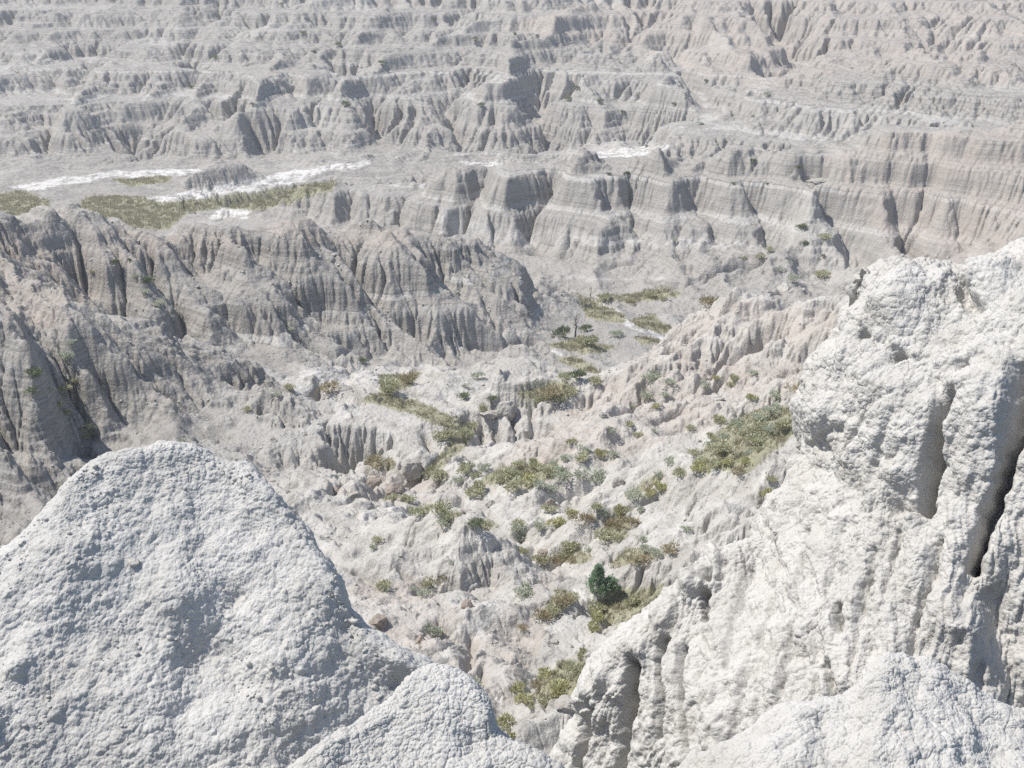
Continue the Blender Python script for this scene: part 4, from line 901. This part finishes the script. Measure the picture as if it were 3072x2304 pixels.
BOULDERS = [(1190,1448,84,.8,M_RB,'large brown broken boulder in the gully behind the dome'), (1118,1430,66,.9,M_RB,'brown upright boulder left of the large brown gully boulder'), (1010,1462,58,.9,M_RB,'brown boulder nearest the dome crest in the gully'), (1062,1470,44,.7,M_RG,'small grey boulder between brown boulders in the gully'),
 (1238,1372,96,.95,M_RG,'dark grey block standing in the stream channel above the brown boulders'), (1518,1205,84,1.1,M_RG,'pointed grey block on the bank above the cliffed nose'), (1465,1216,72,.5,M_RG,'low flat grey block beside the pointed one above the nose'),
 (1630,1640,54,.8,M_RB,'brown boulder on the mound left of the juniper gully'), (1470,1500,40,.9,M_RG,'grey boulder on the pale bank below the sage bushes'), (1650,1502,44,1.2,M_RB,'upright brown stone on the bank above the juniper'), (1385,1530,24,.8,M_RB,'small rusty stone on the bank behind the dome'),
 (1855,1435,46,1.3,M_RG,'leaning grey stone on the slope below the pink ridge'), (1945,1452,40,1.1,M_RB,'brown stone at the lower end of the sage patch'), (1402,1802,52,1.1,M_RB,'brown knob of rock on the bare bank below the mound'), (1260,1910,52,1.2,M_RB,'brown stub of rock beside the round grey-green bank shrub'), (1132,1842,70,.8,M_RB,'reddish boulder close to the dome slope on the bare bank'),
 (1660,1912,40,.6,M_RG,'flat grey stone below the fallen branch'), (1700,2080,90,.6,M_RG,'grey broken rock cluster at the foot of the lower grass patch'), (1810,1240,36,1.2,M_RG,'dark stone on the pink slope above the nose'), (2350,860,60,1.3,M_RW,'pale pointed pinnacle behind the pink ridge'), (405,1685,44,.7,M_RW,'single pale stone lying on the upper face of the dome')]
for i, (x, y, sz, fl, m, lab) in enumerate(BOULDERS):
    g = ground(x, y + sz * .35) if 'face of the dome' not in lab else None
    if g is None:
        if 'dome' not in lab: continue
        q = np.empty(len(dome.data.vertices) * 3, F32); dome.data.vertices.foreach_get('co', q); q = q.reshape(-1, 3)[100000:700000:7]; xx, yy = to_px(q[:, 0], q[:, 1], q[:, 2]); g = Vector(q[np.argmin((xx - x) ** 2 + (yy - y) ** 2)].tolist())
    wd = 0.75 * sz / FPX * g.length; o = link('boulder', rock_mesh('boulder', 400 + i, m, fl)); o.scale = (wd * 1.1,) * 3; o.rotation_euler = (0, 0, rng.uniform(0, 6.28)); o.location = g + Vector((0, 0, wd * fl * .02))
    o['label'] = lab; o['category'] = 'boulder'
# hoodoo cap slab on the middle ridge
g = ground(2455, 545); wd = 70 / FPX * g.length; o = link('capstone', rock_mesh('capstone', 461, M_RG, .28)); o.scale = (wd * 1.25, wd, wd); o.location = g + Vector((0, -wd * .1, wd * .04)); o['label'] = 'flat caprock slab jutting from the middle ridge above a dark gully'; o['category'] = 'boulder'

slope_now = np.hypot(*slope(Z, X, Y))
def pick(weight, n, seed):
    r = np.random.default_rng(seed); wv = weight.ravel().astype(np.float64); c = np.cumsum(wv); i = np.searchsorted(c, r.uniform(0, c[-1], n)); i = np.minimum(i, wv.size - 1)
    j = r.uniform(-.5, .5, (n, 2)); y = Y.ravel()[i] * np.exp(j[:, 0] * math.log(Y1 / Y0) / NR); a = X.ravel()[i] / Y.ravel()[i] + j[:, 1] * (A1 - A0) / NC
    x = a * y; return np.stack([x, y, Z.ravel()[i]], 1), i, r
area_w = (Y * Y)
vis = (PX > -150) & (PX < 3220) & (PY < 2400) & (PY > -50)
# rubble: broken clods on benches and at slope feet
clump = sstep(0.0, 0.7, fbm2(X / 9, Y / 9, 3, 501) + 0.15)
wt = np.where(vis & (Y > 42) & (Y < 300), area_w * (Y / 100.0) ** -1.7 * (0.12 + clump) * (1 - grass), 0)
pts_r, ii, r = pick(wt, 7000, 502)
bm = bmesh.new(); bmesh.ops.create_icosphere(bm, subdivisions=1, radius=0.5); bv = np.array([q.co[:] for q in bm.verts]); bf = np.array([[q.index for q in f.verts] for f in bm.faces]); bm.free()
sz = np.exp(r.normal(-2.0, .5, len(pts_r))) * np.clip(pts_r[:, 1] / 110, .6, 2.2)
VV = bv[None] * r.uniform(.6, 1.4, (len(pts_r), len(bv), 1)) * np.stack([sz * r.uniform(.8, 1.5, len(sz)), sz * r.uniform(.7, 1.2, len(sz)), sz * r.uniform(.6, 1.0, len(sz))], -1)[:, None] + (pts_r + np.stack([0 * sz, 0 * sz, sz * .12], -1))[:, None]
FF = bf[None] + (np.arange(len(pts_r)) * len(bv))[:, None, None]
def raw_mesh(name, V, F, mat):
    me = bpy.data.meshes.new(name); V = V.reshape(-1, 3); k = F.shape[-1]; F = F.reshape(-1, k).astype(np.int32)
    me.vertices.add(len(V)); me.vertices.foreach_set('co', V.astype(F32).ravel()); me.loops.add(F.size); me.loops.foreach_set('vertex_index', F.ravel())
    me.polygons.add(len(F)); me.polygons.foreach_set('loop_start', np.arange(0, F.size, k, dtype=np.int32)); me.update(calc_edges=True); me.materials.append(mat); return me
o = link('rubble', raw_mesh('rubble', VV, FF, M_RW)); o['kind'] = 'stuff'
# crumbs lying on the dome
r = np.random.default_rng(521); dn = fbm3(dome_P.reshape(-1, 3) / F32(0.8), 2, 522).reshape(dome_P.shape[:2])
cand = np.argwhere((dn > 0.1) & (dome_n[..., 2] > 0.35) & (np.arange(dome_P.shape[0])[:, None] < dome_fr)); cand = cand[r.integers(0, len(cand), 900)]
cp = dome_P[cand[:, 0], cand[:, 1]]; sz = np.exp(r.normal(-3.75, .5, len(cp)))
VV = bv[None] * r.uniform(.6, 1.4, (len(cp), len(bv), 1)) * np.stack([sz * 1.2, sz, sz * .8], -1)[:, None] + (cp + np.stack([0 * sz, 0 * sz, sz * .2], -1))[:, None]
o = link('clay_crumbs', raw_mesh('clay_crumbs', VV, bf[None] + (np.arange(len(cp)) * len(bv))[:, None, None], M_WHITE)); o['kind'] = 'stuff'
# dry grass blades on the grassy ground
wt = np.where(vis & (Y > 42) & (Y < 540), area_w * (Y / 100.0) ** -1.5 * np.clip(grass - .12, 0, 1) ** 1.5 * (.15 + sstep(-.3, .5, fbm2(X / 3, Y / 3, 3, 511))), 0)
pts_g, ii, r = pick(wt, 19000, 512); nb = 4; N = len(pts_g) * nb
c = np.repeat(pts_g, nb, 0) + np.c_[r.normal(0, .12, (N, 2)) * np.clip(np.repeat(pts_g[:, 1:2], nb, 0) / 100, .7, 4), np.zeros(N)]
L = r.uniform(.14, .42, N) * np.clip(c[:, 1] / 130, .8, 2.6); a = r.uniform(0, 6.28, N); wv = L * .16; lean = r.normal(0, .3, (N, 2)) * L[:, None]
sx, sy = np.cos(a) * wv, np.sin(a) * wv
VV = np.stack([c + np.c_[-sx, -sy, -0.08 + 0 * a], c + np.c_[sx, sy, -0.08 + 0 * a], c + np.c_[lean, L]], 1); FF = np.arange(N * 3).reshape(N, 3)
o = link('dry_grass', raw_mesh('dry_grass', VV, FF, M_GRASS)); o['kind'] = 'stuff'
print('done', time.time() - T0)

# ------------------------------------------------------------------ the air
def haze_box(lo, hi, density):
    v = [(x, y, z) for z in (lo[2], hi[2]) for y in (lo[1], hi[1]) for x in (lo[0], hi[0])]
    f = [(0, 2, 3, 1), (4, 5, 7, 6), (0, 1, 5, 4), (2, 6, 7, 3), (0, 4, 6, 2), (1, 3, 7, 5)]
    me = bpy.data.meshes.new('haze'); me.from_pydata(v, [], f); me.update()
    m = bpy.data.materials.new('haze_air'); m.use_nodes = True; t = m.node_tree; t.nodes.clear()
    vo = t.nodes.new('ShaderNodeVolumePrincipled'); vo.inputs['Density'].default_value = density
    vo.inputs['Color'].default_value = (0.93, 0.955, 1.0, 1); vo.inputs['Anisotropy'].default_value = 0.2
    mo = t.nodes.new('ShaderNodeOutputMaterial'); t.links.new(vo.outputs[0], mo.inputs['Volume'])
    o = link('haze', me, m); o['kind'] = 'stuff'; return o
haze_box((-830, -30, -125), (830, 1170, 14), 0.00017)
